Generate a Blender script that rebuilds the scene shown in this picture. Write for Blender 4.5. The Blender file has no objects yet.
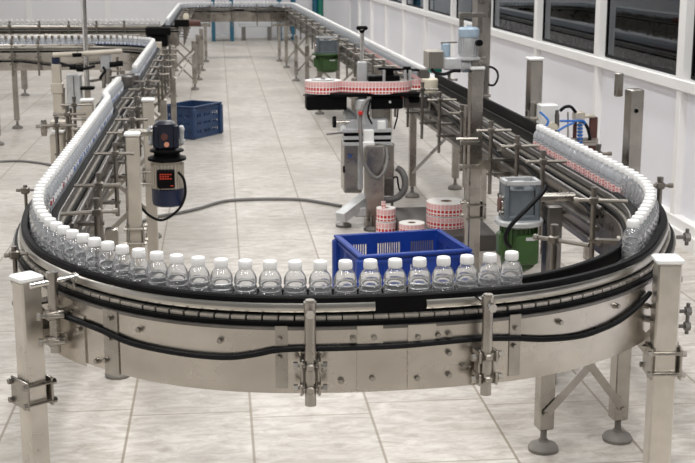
import bpy, math, random
from mathutils import Vector, Matrix
random.seed(7)
SC = bpy.context.scene
COL = SC.collection
PI = math.pi

# ------------------------------------------------------------------ camera
H, F, YH, XV, CX, CY = 1.7, 1250.0, -45.0, 217.0, 347.5, 231.5
TH = math.atan((CY - YH) / F)
YAW = math.atan((CX - XV) / math.hypot(F, CY - YH))
cy_, sy_, ct_, st_ = math.cos(YAW), math.sin(YAW), math.cos(TH), math.sin(TH)
FW = Vector((sy_ * ct_, cy_ * ct_, -st_))
RT = Vector((cy_, -sy_, 0))
UP = Vector((sy_ * st_, cy_ * st_, ct_))
cam_d = bpy.data.cameras.new('camera')
cam = bpy.data.objects.new('camera', cam_d)
COL.objects.link(cam)
cam_d.sensor_width = 36.0
cam_d.lens = F / 695.0 * 36.0
cam_d.clip_start = 0.05
cam_d.clip_end = 200
M = Matrix.Identity(4)
for i in range(3):
    M[i][0], M[i][1], M[i][2] = RT[i], UP[i], -FW[i]
M[2][3] = H
cam.matrix_world = M
cam_d.dof.use_dof = True
cam_d.dof.focus_distance = 3.7
cam_d.dof.aperture_fstop = 13.0
SC.camera = cam


def ray(x, y):
    return FW + RT * ((x - CX) / F) + UP * ((CY - y) / F)


def G(x, y, z=0.0):          # where the line of sight through a photo point meets height z
    d = ray(x, y)
    t = (z - H) / d.z
    return Vector((d.x * t, d.y * t, z))


def A(x, y, Y):              # ... meets the upright plane at distance Y
    d = ray(x, y)
    t = Y / d.y
    return Vector((d.x * t, Y, H + d.z * t))


# ------------------------------------------------------------------ materials
MATS = {}


def mat(name, col, rough=0.5, metal=0.0, var=0.08, scale=14.0, stretch=(1, 1, 1), bump=0.0, spec=0.5, rvar=0.0, coat=0.0):
    if name in MATS:
        return MATS[name]
    m = bpy.data.materials.new(name)
    m.use_nodes = True
    nt = m.node_tree
    b = nt.nodes['Principled BSDF']
    b.inputs['Roughness'].default_value = rough
    b.inputs['Metallic'].default_value = metal
    b.inputs['Specular IOR Level'].default_value = spec
    b.inputs['Coat Weight'].default_value = coat
    tc = nt.nodes.new('ShaderNodeNewGeometry')
    mp = nt.nodes.new('ShaderNodeMapping')
    mp.inputs['Scale'].default_value = stretch
    nz = nt.nodes.new('ShaderNodeTexNoise')
    nz.inputs['Scale'].default_value = scale
    nz.inputs['Detail'].default_value = 4
    nt.links.new(tc.outputs['Position'], mp.inputs['Vector'])
    nt.links.new(mp.outputs['Vector'], nz.inputs['Vector'])
    cr = nt.nodes.new('ShaderNodeValToRGB')
    cr.color_ramp.elements[0].position = 0.3
    cr.color_ramp.elements[1].position = 0.7
    cr.color_ramp.elements[0].color = tuple(max(0, c * (1 - var)) for c in col[:3]) + (1,)
    cr.color_ramp.elements[1].color = tuple(min(1, c * (1 + var)) for c in col[:3]) + (1,)
    nt.links.new(nz.outputs['Fac'], cr.inputs['Fac'])
    nt.links.new(cr.outputs['Color'], b.inputs['Base Color'])
    if rvar:
        mr = nt.nodes.new('ShaderNodeMapRange')
        mr.inputs['From Min'].default_value = 0.3
        mr.inputs['From Max'].default_value = 0.7
        mr.inputs['To Min'].default_value = max(0.02, rough - rvar)
        mr.inputs['To Max'].default_value = rough + rvar
        nt.links.new(nz.outputs['Fac'], mr.inputs['Value'])
        nt.links.new(mr.outputs['Result'], b.inputs['Roughness'])
    if bump:
        bp = nt.nodes.new('ShaderNodeBump')
        bp.inputs['Strength'].default_value = bump
        bp.inputs['Distance'].default_value = 0.01
        nt.links.new(nz.outputs['Fac'], bp.inputs['Height'])
        nt.links.new(bp.outputs['Normal'], b.inputs['Normal'])
    MATS[name] = m
    return m


STEEL = mat('brushed_steel', (0.40, 0.375, 0.34), 0.30, 1.0, 0.22, 9, (1, 1, 1), 0.0, rvar=0.09)
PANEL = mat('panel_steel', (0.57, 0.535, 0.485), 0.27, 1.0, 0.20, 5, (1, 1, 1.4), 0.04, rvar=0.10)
POSTS = mat('floor_reflection_post_steel', (0.68, 0.64, 0.58), 0.36, 0.85, 0.12, 12, (1, 1, 1), 0.0, rvar=0.10)  # paler than the other steel: floor reflection put into the base colour
RODS = mat('dull_rod_steel', (0.25, 0.23, 0.205), 0.36, 1.0, 0.2, 15)
BANDS = mat('guide_band_steel', (0.52, 0.50, 0.46), 0.30, 1.0, 0.12, 10)
INNER = mat('dark_inner_panel_steel', (0.30, 0.275, 0.245), 0.34, 1.0, 0.25, 9, (1, 1, 1), 0.0, rvar=0.1)  # darker base colour for the inner side panels
FOOTG = mat('grey_rubber_foot', (0.20, 0.185, 0.165), 0.6, 0.0, 0.15, 15)
BRIGHT = mat('polished_steel', (0.72, 0.70, 0.67), 0.18, 1.0, 0.08, 20)
DARKSTEEL = mat('dull_dark_steel', (0.20, 0.19, 0.18), 0.42, 1.0, 0.2, 15)
CHAIN = mat('chain_plate_steel', (0.54, 0.51, 0.46), 0.40, 0.9, 0.15, 30)
BLACK = mat('black_plastic', (0.003, 0.003, 0.0034), 0.5, 0.0, 0.2, 20, spec=0.10)
RUBBER = mat('black_cable_rubber', (0.004, 0.004, 0.005), 0.5, 0.0, 0.2, 20, spec=0.2)
GREYHOSE = mat('grey_hose_rubber', (0.17, 0.165, 0.16), 0.5, 0.0, 0.1, 20)
WHITE = mat('white_plastic', (0.86, 0.86, 0.85), 0.4, 0.0, 0.03, 20)
CAPW = mat('bottle_cap_white', (0.90, 0.90, 0.90), 0.38, 0.0, 0.02, 30)
CREAM = mat('cream_plastic', (0.74, 0.68, 0.55), 0.5, 0.0, 0.06, 20)
SLATB = mat('warm_grey_box_paint', (0.34, 0.315, 0.28), 0.5, 0.1, 0.08, 14)
BEIGE = mat('beige_painted_steel', (0.55, 0.50, 0.43), 0.45, 0.25, 0.08, 14)
BLUE = mat('blue_crate_plastic', (0.003, 0.040, 0.29), 0.48, 0.0, 0.10, 8)
NAVY = mat('faded_blue_crate_plastic', (0.016, 0.048, 0.13), 0.5, 0.0, 0.2, 16)
NAVYM = mat('navy_motor_paint', (0.006, 0.014, 0.05), 0.4, 0.0, 0.2, 18)
NAVYD = mat('dark_navy_gear_paint', (0.005, 0.008, 0.022), 0.35, 0.0, 0.3, 18)
GREEN = mat('green_motor_paint', (0.030, 0.076, 0.018), 0.42, 0.0, 0.2, 14)
GREYP = mat('grey_gearbox_paint', (0.13, 0.15, 0.17), 0.4, 0.2, 0.15, 20)
LGREY = mat('light_grey_casting', (0.52, 0.53, 0.54), 0.4, 0.3, 0.1, 20)
PALEB = mat('pale_blue_paint', (0.36, 0.46, 0.56), 0.4, 0.1, 0.08, 20)
TEAL = mat('teal_plastic', (0.01, 0.30, 0.24), 0.4, 0.0, 0.1, 20)
TEALB = mat('teal_blue_paint', (0.010, 0.10, 0.165), 0.45, 0.0, 0.1, 10)
GREENP = mat('green_pipe_paint', (0.01, 0.16, 0.11), 0.45, 0.0, 0.1, 10)
RED = mat('red_plastic', (0.62, 0.02, 0.015), 0.45, 0.0, 0.1, 20)
ORANGE = mat('orange_red_print', (0.60, 0.05, 0.02), 0.5, 0.0, 0.1, 20)
BROWN = mat('brown_red_plate', (0.10, 0.035, 0.028), 0.5, 0.0, 0.15, 20)
BLUET = mat('blue_air_tube', (0.02, 0.15, 0.52), 0.35, 0.0, 0.1, 20)
PEACH = mat('peach_plastic', (0.72, 0.32, 0.20), 0.4, 0.0, 0.1, 20)
WALLW = mat('white_wall_paint', (0.82, 0.82, 0.84), 0.6, 0.0, 0.03, 1.5)
WPANEL = mat('pale_lilac_wall_panel', (0.85, 0.845, 0.90), 0.42, 0.0, 0.03, 1.2)
WFRAME = mat('white_window_frame', (0.87, 0.86, 0.85), 0.38, 0.0, 0.03, 3)
DARKROOM = mat('hall_gloom_paint', (0.07, 0.08, 0.09), 0.7, 0.0, 0.3, 1.0)  # dimness of the hall behind the windows put into the base colour
PLINTH = mat('dark_grey_plate', (0.11, 0.10, 0.092), 0.5, 0.4, 0.2, 6)
CARD = mat('white_reel_core', (0.80, 0.77, 0.74), 0.7, 0.0, 0.05, 30)
CARDB = mat('brown_reel_hole', (0.28, 0.20, 0.15), 0.8, 0.0, 0.1, 30)
PRINTB = mat('blue_print', (0.05, 0.12, 0.40), 0.5, 0.0, 0.1, 30)


def nodes(name):
    m = bpy.data.materials.new(name)
    m.use_nodes = True
    MATS[name] = m
    return m, m.node_tree, m.node_tree.nodes['Principled BSDF'], m.node_tree.links


def math_node(nt, op, a, b=None, c=None):
    n = nt.nodes.new('ShaderNodeMath')
    n.operation = op
    for i, v in enumerate((a, b, c)):
        if v is None:
            continue
        if isinstance(v, (int, float)):
            n.inputs[i].default_value = v
        else:
            nt.links.new(v, n.inputs[i])
    return n.outputs[0]


def mixc(nt, fac, a, b):
    n = nt.nodes.new('ShaderNodeMix')
    n.data_type = 'RGBA'
    nt.links.new(fac, n.inputs[0]) if not isinstance(fac, float) else setattr(n.inputs[0], 'default_value', fac)
    for k, v in ((6, a), (7, b)):
        if isinstance(v, tuple):
            n.inputs[k].default_value = v + (1,)
        else:
            nt.links.new(v, n.inputs[k])
    return n.outputs[2]


def floor_mat():
    m, nt, b, L = nodes('stone_floor_tiles')
    g = nt.nodes.new('ShaderNodeNewGeometry')
    s = nt.nodes.new('ShaderNodeSeparateXYZ')
    L.new(g.outputs['Position'], s.inputs[0])
    u = math_node(nt, 'DIVIDE', math_node(nt, 'ADD', s.outputs[0], 40 * 0.452 - 0.09), 0.452)
    cu = math_node(nt, 'FLOOR', u)
    fu = math_node(nt, 'FRACT', u)
    off = math_node(nt, 'MULTIPLY', math_node(nt, 'FRACT', math_node(nt, 'MULTIPLY', cu, 0.37)), 0.18)
    v = math_node(nt, 'DIVIDE', math_node(nt, 'ADD', math_node(nt, 'ADD', s.outputs[1], off), 20.0), 0.60)
    cv = math_node(nt, 'FLOOR', v)
    fv = math_node(nt, 'FRACT', v)
    du = math_node(nt, 'MULTIPLY', math_node(nt, 'MINIMUM', fu, math_node(nt, 'SUBTRACT', 1.0, fu)), 0.452)
    dv = math_node(nt, 'MULTIPLY', math_node(nt, 'MINIMUM', fv, math_node(nt, 'SUBTRACT', 1.0, fv)), 0.60)

    def seam(d, w):
        mr = nt.nodes.new('ShaderNodeMapRange')
        mr.inputs['From Min'].default_value = w * 0.5
        mr.inputs['From Max'].default_value = w
        mr.inputs['To Min'].default_value = 1
        mr.inputs['To Max'].default_value = 0
        L.new(d, mr.inputs['Value'])
        return mr.outputs['Result']
    wn = nt.nodes.new('ShaderNodeTexWhiteNoise')
    wn.noise_dimensions = '2D'
    cb = nt.nodes.new('ShaderNodeCombineXYZ')
    L.new(cu, cb.inputs[0])
    L.new(cv, cb.inputs[1])
    L.new(cb.outputs[0], wn.inputs['Vector'])
    mp = nt.nodes.new('ShaderNodeMapping')
    mp.inputs['Scale'].default_value = (4.0, 9.0, 1)
    L.new(g.outputs['Position'], mp.inputs['Vector'])
    n1 = nt.nodes.new('ShaderNodeTexNoise')
    n1.inputs['Scale'].default_value = 2.2
    n1.inputs['Detail'].default_value = 10
    n1.inputs['Roughness'].default_value = 0.74
    n1.inputs['Distortion'].default_value = 0.6
    L.new(mp.outputs[0], n1.inputs['Vector'])
    n2 = nt.nodes.new('ShaderNodeTexNoise')
    n2.inputs['Scale'].default_value = 1.1
    n2.inputs['Detail'].default_value = 5
    L.new(g.outputs['Position'], n2.inputs['Vector'])
    cr = nt.nodes.new('ShaderNodeValToRGB')
    e = cr.color_ramp.elements
    e[0].position, e[0].color = 0.33, (0.38, 0.34, 0.295, 1)
    e[1].position, e[1].color = 0.60, (0.655, 0.622, 0.578, 1)
    L.new(n1.outputs['Fac'], cr.inputs['Fac'])
    d2 = nt.nodes.new('ShaderNodeMapRange')
    d2.inputs['From Min'].default_value = 0.32
    d2.inputs['From Max'].default_value = 0.58
    d2.inputs['To Min'].default_value = 0.48
    d2.inputs['To Max'].default_value = 0
    L.new(n2.outputs['Fac'], d2.inputs['Value'])
    c = mixc(nt, d2.outputs['Result'], cr.outputs['Color'], (0.31, 0.275, 0.235))
    hv = nt.nodes.new('ShaderNodeHueSaturation')
    L.new(c, hv.inputs['Color'])
    L.new(math_node(nt, 'ADD', math_node(nt, 'MULTIPLY', wn.outputs['Value'], 0.10), 0.95), hv.inputs['Value'])
    c = mixc(nt, math_node(nt, 'MULTIPLY', seam(du, 0.0065), 0.70), hv.outputs['Color'], (0.20, 0.155, 0.10))
    c = mixc(nt, math_node(nt, 'MULTIPLY', seam(dv, 0.0060), 0.62), c, (0.23, 0.185, 0.13))
    L.new(c, b.inputs['Base Color'])
    b.inputs['Roughness'].default_value = 0.42
    b.inputs['Specular IOR Level'].default_value = 0.35
    return m


FLOOR = floor_mat()


def film_mat(name, per, rows):
    """printed label film: white and pink with a fine red grid and rows of red squares (u runs along, v runs up)"""
    m, nt, b, L = nodes(name)
    uv = nt.nodes.new('ShaderNodeUVMap')
    s = nt.nodes.new('ShaderNodeSeparateXYZ')
    L.new(uv.outputs[0], s.inputs[0])
    u = math_node(nt, 'FRACT', math_node(nt, 'MULTIPLY', s.outputs[0], per))
    v = s.outputs[1]

    def band(x, lo, hi):
        return math_node(nt, 'MULTIPLY', math_node(nt, 'GREATER_THAN', x, lo), math_node(nt, 'LESS_THAN', x, hi))
    sq = band(u, 0.14, 0.86)
    c = mixc(nt, band(u, 0.0, 0.16), (0.80, 0.40, 0.40), (0.92, 0.85, 0.83))
    u4 = math_node(nt, 'FRACT', math_node(nt, 'MULTIPLY', u, 2.0))
    c = mixc(nt, math_node(nt, 'MULTIPLY', band(u4, 0.34, 0.62), 0.42), c, (0.76, 0.16, 0.16))
    v6 = math_node(nt, 'FRACT', math_node(nt, 'MULTIPLY', v, 9.0))
    c = mixc(nt, math_node(nt, 'MULTIPLY', band(v6, 0.0, 0.3), 0.6), c, (0.93, 0.86, 0.84))
    for lo, hi in rows:
        c = mixc(nt, band(v, lo - 0.05, hi + 0.05), c, (0.92, 0.87, 0.85))
        c = mixc(nt, math_node(nt, 'MULTIPLY', band(v, lo, hi), sq), c, (0.60, 0.008, 0.007))
    c = mixc(nt, band(v, 0.95, 1.2), c, (0.92, 0.87, 0.85))
    L.new(c, b.inputs['Base Color'])
    b.inputs['Roughness'].default_value = 0.4
    return m


FILM = film_mat('printed_label_film', 1.0, [(0.04, 0.17), (0.27, 0.50)])
BAND = film_mat('bottle_label_band', 1.0, [(0.08, 0.24), (0.60, 0.78)])


def print_mat(name, col):
    m, nt, b, L = nodes(name)
    uv = nt.nodes.new('ShaderNodeUVMap')
    sp = nt.nodes.new('ShaderNodeSeparateXYZ')
    L.new(uv.outputs[0], sp.inputs[0])
    u = math_node(nt, 'FRACT', sp.outputs[0])
    on = math_node(nt, 'MULTIPLY', math_node(nt, 'LESS_THAN', u, 0.42), math_node(nt, 'LESS_THAN', sp.outputs[1], 0.75))
    L.new(mixc(nt, on, (0.82, 0.84, 0.87), col), b.inputs['Base Color'])
    b.inputs['Roughness'].default_value = 0.4
    return m


BANDB = print_mat('blue_print_band', (0.05, 0.13, 0.42))
BANDR = print_mat('red_print_band', (0.34, 0.03, 0.04))


def bottle_mat():
    """thin clear plastic: straight see-through, more plastic to look through at the rim, mirror glints"""
    m, nt, b, L = nodes('clear_bottle_plastic')
    nt.nodes.remove(b)
    lw = nt.nodes.new('ShaderNodeLayerWeight')
    lw.inputs['Blend'].default_value = 0.5
    cr = nt.nodes.new('ShaderNodeValToRGB')
    e = cr.color_ramp.elements
    e[0].position, e[0].color = 0.35, (0.975, 0.98, 0.985, 1)
    e[1].position, e[1].color = 0.95, (0.78, 0.81, 0.85, 1)
    L.new(lw.outputs['Facing'], cr.inputs['Fac'])
    t = nt.nodes.new('ShaderNodeBsdfTransparent')
    L.new(cr.outputs['Color'], t.inputs['Color'])
    gl = nt.nodes.new('ShaderNodeBsdfGlossy')
    gl.inputs['Roughness'].default_value = 0.06
    fr = nt.nodes.new('ShaderNodeFresnel')
    fr.inputs['IOR'].default_value = 1.55
    n = nt.nodes.new('ShaderNodeTexNoise')
    n.inputs['Scale'].default_value = 70
    g = nt.nodes.new('ShaderNodeNewGeometry')
    L.new(g.outputs['Position'], n.inputs['Vector'])
    bp = nt.nodes.new('ShaderNodeBump')
    bp.inputs['Strength'].default_value = 0.25
    bp.inputs['Distance'].default_value = 0.002
    L.new(n.outputs['Fac'], bp.inputs['Height'])
    L.new(bp.outputs['Normal'], gl.inputs['Normal'])
    L.new(bp.outputs['Normal'], fr.inputs['Normal'])
    mx = nt.nodes.new('ShaderNodeMixShader')
    L.new(fr.outputs[0], mx.inputs[0])
    L.new(t.outputs[0], mx.inputs[1])
    L.new(gl.outputs[0], mx.inputs[2])
    d = nt.nodes.new('ShaderNodeBsdfTranslucent')
    d.inputs['Color'].default_value = (0.86, 0.89, 0.93, 1)
    df = nt.nodes.new('ShaderNodeBsdfDiffuse')
    df.inputs['Color'].default_value = (0.86, 0.89, 0.93, 1)
    dd = nt.nodes.new('ShaderNodeMixShader')
    L.new(d.outputs[0], dd.inputs[1])
    L.new(df.outputs[0], dd.inputs[2])
    m2 = nt.nodes.new('ShaderNodeMixShader')
    m2.inputs[0].default_value = 0.34
    L.new(mx.outputs[0], m2.inputs[1])
    L.new(dd.outputs[0], m2.inputs[2])
    out = [x for x in nt.nodes if x.type == 'OUTPUT_MATERIAL'][0]
    L.new(m2.outputs[0], out.inputs['Surface'])
    return m


CLEAR = bottle_mat()


def shell_mat():
    m, nt, b, L = nodes('clear_bottle_shell')
    b.inputs['Base Color'].default_value = (0.985, 0.99, 0.995, 1)
    b.inputs['Roughness'].default_value = 0.0
    b.inputs['IOR'].default_value = 1.42
    b.inputs['Transmission Weight'].default_value = 1.0
    d = nt.nodes.new('ShaderNodeBsdfTranslucent')
    d.inputs['Color'].default_value = (0.90, 0.92, 0.95, 1)
    df = nt.nodes.new('ShaderNodeBsdfDiffuse')
    df.inputs['Color'].default_value = (0.90, 0.92, 0.95, 1)
    dd = nt.nodes.new('ShaderNodeMixShader')
    L.new(d.outputs[0], dd.inputs[1])
    L.new(df.outputs[0], dd.inputs[2])
    mx = nt.nodes.new('ShaderNodeMixShader')
    mx.inputs[0].default_value = 0.075
    L.new(b.outputs[0], mx.inputs[1])
    L.new(dd.outputs[0], mx.inputs[2])
    out = [x for x in nt.nodes if x.type == 'OUTPUT_MATERIAL'][0]
    L.new(mx.outputs[0], out.inputs['Surface'])
    return m


SHELL = shell_mat()


def glass_mat():
    m, nt, b, L = nodes('dark_window_glass')
    nt.nodes.remove(b)
    t = nt.nodes.new('ShaderNodeBsdfTransparent')
    t.inputs['Color'].default_value = (0.55, 0.60, 0.64, 1)
    gl = nt.nodes.new('ShaderNodeBsdfGlossy')
    gl.inputs['Roughness'].default_value = 0.015
    gl.inputs['Color'].default_value = (0.85, 0.9, 0.95, 1)
    fr = nt.nodes.new('ShaderNodeFresnel')
    fr.inputs['IOR'].default_value = 1.5
    mx = nt.nodes.new('ShaderNodeMixShader')
    L.new(fr.outputs[0], mx.inputs[0])
    L.new(t.outputs[0], mx.inputs[1])
    L.new(gl.outputs[0], mx.inputs[2])
    out = [x for x in nt.nodes if x.type == 'OUTPUT_MATERIAL'][0]
    L.new(mx.outputs[0], out.inputs['Surface'])
    return m


GLASS = glass_mat()


# ------------------------------------------------------------------ mesh building
class MB:
    def __init__(s):
        s.v, s.f, s.uv, s.mi = [], [], {}, []

    def add(s, vs, fs, uvs=None, mi=0):
        k = len(s.v)
        s.v += [tuple(p) for p in vs]
        for i, f in enumerate(fs):
            if uvs:
                s.uv[len(s.f)] = uvs[i]
            s.f.append(tuple(k + j for j in f))
            s.mi.append(mi)
        return s

    def box(s, c, d, rz=0.0, rx=0.0, ry=0.0, ch=0.0):
        hx, hy, hz = d[0] / 2, d[1] / 2, d[2] / 2
        R = Matrix.Rotation(rz, 3, 'Z') @ Matrix.Rotation(ry, 3, 'Y') @ Matrix.Rotation(rx, 3, 'X')
        c = Vector(c)
        ch = min(ch, hx * 0.9, hy * 0.9, hz * 0.9)
        if ch <= 0:
            vs = [c + R @ Vector((x * hx, y * hy, z * hz)) for x in (-1, 1) for y in (-1, 1) for z in (-1, 1)]
            return s.add(vs, [(0, 1, 3, 2), (4, 6, 7, 5), (0, 4, 5, 1), (2, 3, 7, 6), (0, 2, 6, 4), (1, 5, 7, 3)])
        rings = []
        for z, k in ((-hz, ch), (-hz + ch, 0), (hz - ch, 0), (hz, ch)):
            a, b = hx - k, hy - k
            q = ch
            ring = [(-a + q, -b), (a - q, -b), (a, -b + q), (a, b - q), (a - q, b), (-a + q, b), (-a, b - q), (-a, -b + q)]
            rings.append([c + R @ Vector((x, y, z)) for x, y in ring])
        vs = [p for r in rings for p in r]
        fs = [tuple(reversed(range(8)))]
        for i in range(3):
            for j in range(8):
                a, b2 = i * 8 + j, i * 8 + (j + 1) % 8
                fs.append((a, b2, b2 + 8, a + 8))
        fs.append(tuple(range(24, 32)))
        return s.add(vs, fs)

    def beam(s, p, q, w, h, up=(0, 0, 1)):
        p, q = Vector(p), Vector(q)
        d = (q - p).normalized()
        u = Vector(up)
        if abs(d.dot(u)) > 0.98:
            u = Vector((0, 1, 0))
        x = d.cross(u).normalized()
        y = x.cross(d)
        vs = []
        for b in (p, q):
            for i, j in ((-1, -1), (1, -1), (1, 1), (-1, 1)):
                vs.append(b + x * (i * w / 2) + y * (j * h / 2))
        return s.add(vs, [(3, 2, 1, 0), (4, 5, 6, 7), (0, 1, 5, 4), (1, 2, 6, 5), (2, 3, 7, 6), (3, 0, 4, 7)])

    def tube(s, pts, r, n=8, cap=True, closed=False):
        pts = [Vector(p) for p in pts]
        m = len(pts)
        vs = []
        prev = None
        for i, p in enumerate(pts):
            a = pts[(i - 1) % m] if closed else pts[max(0, i - 1)]
            b = pts[(i + 1) % m] if closed else pts[min(m - 1, i + 1)]
            d = (b - a)
            d = d.normalized() if d.length > 1e-9 else Vector((0, 0, 1))
            if prev is None:
                u = Vector((0, 0, 1)) if abs(d.z) < 0.9 else Vector((1, 0, 0))
                x = d.cross(u).normalized()
            else:
                x = (prev - d * prev.dot(d)).normalized()
            prev = x
            y = d.cross(x)
            for k in range(n):
                t = 2 * PI * k / n
                vs.append(p + (x * math.cos(t) + y * math.sin(t)) * r)
        fs = []
        for i in range(m if closed else m - 1):
            i2 = (i + 1) % m
            for k in range(n):
                k2 = (k + 1) % n
                fs.append((i * n + k, i2 * n + k, i2 * n + k2, i * n + k2))
        if cap and not closed:
            fs.append(tuple(range(n)))
            fs.append(tuple(reversed(range((m - 1) * n, m * n))))
        return s.add(vs, fs)

    def cyl(s, p, q, r, n=14, r2=None):
        p, q = Vector(p), Vector(q)
        d = (q - p).normalized()
        u = Vector((0, 0, 1)) if abs(d.z) < 0.9 else Vector((1, 0, 0))
        x = d.cross(u).normalized()
        y = d.cross(x)
        r2 = r if r2 is None else r2
        vs = []
        for b, rr in ((p, r), (q, r2)):
            for k in range(n):
                t = 2 * PI * k / n
                vs.append(b + (x * math.cos(t) + y * math.sin(t)) * rr)
        fs = [(k, n + k, n + (k + 1) % n, (k + 1) % n) for k in range(n)]
        fs += [tuple(range(n)), tuple(reversed(range(n, 2 * n)))]
        return s.add(vs, fs)

    def lathe(s, prof, c=(0, 0, 0), n=20, caps=True, per=None, mi=0):
        c = Vector(c)
        vs, fs, uvs = [], [], []
        z0, z1 = prof[0][1], prof[-1][1]
        for r, z in prof:
            for k in range(n):
                t = 2 * PI * k / n
                vs.append(c + Vector((r * math.cos(t), r * math.sin(t), z)))
        for i in range(len(prof) - 1):
            for k in range(n):
                k2 = (k + 1) % n
                fs.append((i * n + k, i * n + k2, (i + 1) * n + k2, (i + 1) * n + k))
                if per:
                    a, b = k / n * per, (k + 1) / n * per
                    za, zb = (prof[i][1] - z0) / (z1 - z0 + 1e-9), (prof[i + 1][1] - z0) / (z1 - z0 + 1e-9)
                    uvs.append(((a, za), (b, za), (b, zb), (a, zb)))
        if caps:
            fs.append(tuple(reversed(range(n))))
            fs.append(tuple(range((len(prof) - 1) * n, len(prof) * n)))
            if per:
                uvs.append(((0.05, 0.97),) * n)
                uvs.append(((0.05, 0.97),) * n)
        return s.add(vs, fs, uvs if per else None, mi)

    def sweep(s, path, sec):
        """sec: closed outline of (offset to the path's right-hand side, z)"""
        fr = frames(path)
        n = len(sec)
        vs = [(p[0] + nx * o, p[1] + ny * o, z) for (p, (nx, ny)) in fr for o, z in sec]
        fs = []
        for i in range(len(fr) - 1):
            for k in range(n):
                k2 = (k + 1) % n
                fs.append((i * n + k, i * n + k2, (i + 1) * n + k2, (i + 1) * n + k))
        fs.append(tuple(reversed(range(n))))
        fs.append(tuple(range((len(fr) - 1) * n, len(fr) * n)))
        return s.add(vs, fs)

    def strip(s, p2, z0, z1, t, per):
        """an upright printed strip along the 2D points p2, thickness t, uv along it"""
        fr = frames(p2)
        acc = 0
        for i in range(len(fr) - 1):
            (p, n1), (q, n2) = fr[i], fr[i + 1]
            l = math.dist(p, q)
            vs = []
            for (b, nn) in ((p, n1), (q, n2)):
                for o in (0, t):
                    for z in (z0, z1):
                        vs.append((b[0] + nn[0] * o, b[1] + nn[1] * o, z))
            a, b2 = acc * per, (acc + l) * per
            w = ((a, 0), (b2, 0), (b2, 1), (a, 1))
            e = ((0.05, 0.97),) * 4
            s.add(vs, [(0, 4, 5, 1), (2, 3, 7, 6), (1, 5, 7, 3), (0, 2, 6, 4)], [w, (w[0], w[3], w[2], w[1]), e, e])
            acc += l
        return s

    def build(s, name, mats, parent=None, smooth=True, org=None):
        me = bpy.data.meshes.new(name)
        if org is None:
            org = parent_org(parent)
        org = Vector(org)
        me.from_pydata([tuple(Vector(p) - org) for p in s.v], [], s.f)
        for m in (mats if isinstance(mats, (list, tuple)) else [mats]):
            me.materials.append(m)
        me.polygons.foreach_set('material_index', s.mi)
        if s.uv:
            ul = me.uv_layers.new(name='UVMap')
            for i, p in enumerate(me.polygons):
                if i in s.uv:
                    for li, w in zip(p.loop_indices, s.uv[i]):
                        ul.data[li].uv = w
        me.update()
        if smooth:
            me.polygons.foreach_set('use_smooth', [True] * len(me.polygons))
            try:
                me.set_sharp_from_angle(angle=math.radians(38))
            except Exception:
                pass
        o = bpy.data.objects.new(name, me)
        COL.objects.link(o)
        if parent is not None:
            o.parent = parent
        else:
            o.location = org
        return o


def parts_of(name, mbs, m, parent, smooth=True):
    return [b.build(name, m, parent, smooth) for b in mbs]


def parent_org(p):
    o = Vector((0, 0, 0))
    while p is not None:
        o += p.location
        p = p.parent
    return o


def tag(o, label=None, cat=None, group=None, kind=None):
    for k, v in (('label', label), ('category', cat), ('group', group), ('kind', kind)):
        if v:
            o[k] = v
    return o


def thing(name, loc, label, cat, group=None):
    o = bpy.data.objects.new(name, None)
    o.empty_display_size = 0.1
    o.location = loc
    COL.objects.link(o)
    return tag(o, label, cat, group)


def copy_tree(o, parent=None):
    c = o.copy()
    COL.objects.link(c)
    c.parent = parent
    for ch in o.children:
        copy_tree(ch, c)
    return c


# ------------------------------------------------------------------ paths
def frames(path):
    out = []
    n = len(path)
    for i, p in enumerate(path):
        a, b = path[max(0, i - 1)], path[min(n - 1, i + 1)]
        dx, dy = b[0] - a[0], b[1] - a[1]
        l = math.hypot(dx, dy) or 1
        out.append(((p[0], p[1]), (dy / l, -dx / l)))
    return out


def line(p, q, step=0.6):
    n = max(1, round(math.dist(p, q) / step))
    return [(p[0] + (q[0] - p[0]) * i / n, p[1] + (q[1] - p[1]) * i / n) for i in range(n + 1)]


def arc(c, a, b, t0, t1, n=24):
    return [(c[0] + a * math.cos(math.radians(t0 + (t1 - t0) * i / n)), c[1] + b * math.sin(math.radians(t0 + (t1 - t0) * i / n))) for i in range(n + 1)]


def join(*ps):
    out = []
    for p in ps:
        for q in p:
            if not out or math.dist(out[-1], q) > 1e-4:
                out.append(q)
    return out


def plen(path):
    return sum(math.dist(path[i], path[i + 1]) for i in range(len(path) - 1))


def at_s(path, s):
    """point, right-hand normal and direction at arc length s"""
    for i in range(len(path) - 1):
        l = math.dist(path[i], path[i + 1])
        if s <= l or i == len(path) - 2:
            t = s / l
            p, q = path[i], path[i + 1]
            d = ((q[0] - p[0]) / l, (q[1] - p[1]) / l)
            return (p[0] + d[0] * s, p[1] + d[1] * s), (d[1], -d[0]), d
        s -= l


def off(path, o):
    return [(p[0] + n[0] * o, p[1] + n[1] * o) for p, n in frames(path)]


def near_s(path, x, y):
    best, acc = (1e9, 0), 0
    for i in range(len(path) - 1):
        p, q = path[i], path[i + 1]
        l = math.dist(p, q)
        t = max(0, min(1, ((x - p[0]) * (q[0] - p[0]) + (y - p[1]) * (q[1] - p[1])) / (l * l)))
        d = math.dist((p[0] + (q[0] - p[0]) * t, p[1] + (q[1] - p[1]) * t), (x, y))
        if d < best[0]:
            best = (d, acc + t * l)
        acc += l
    return best[1]


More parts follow.
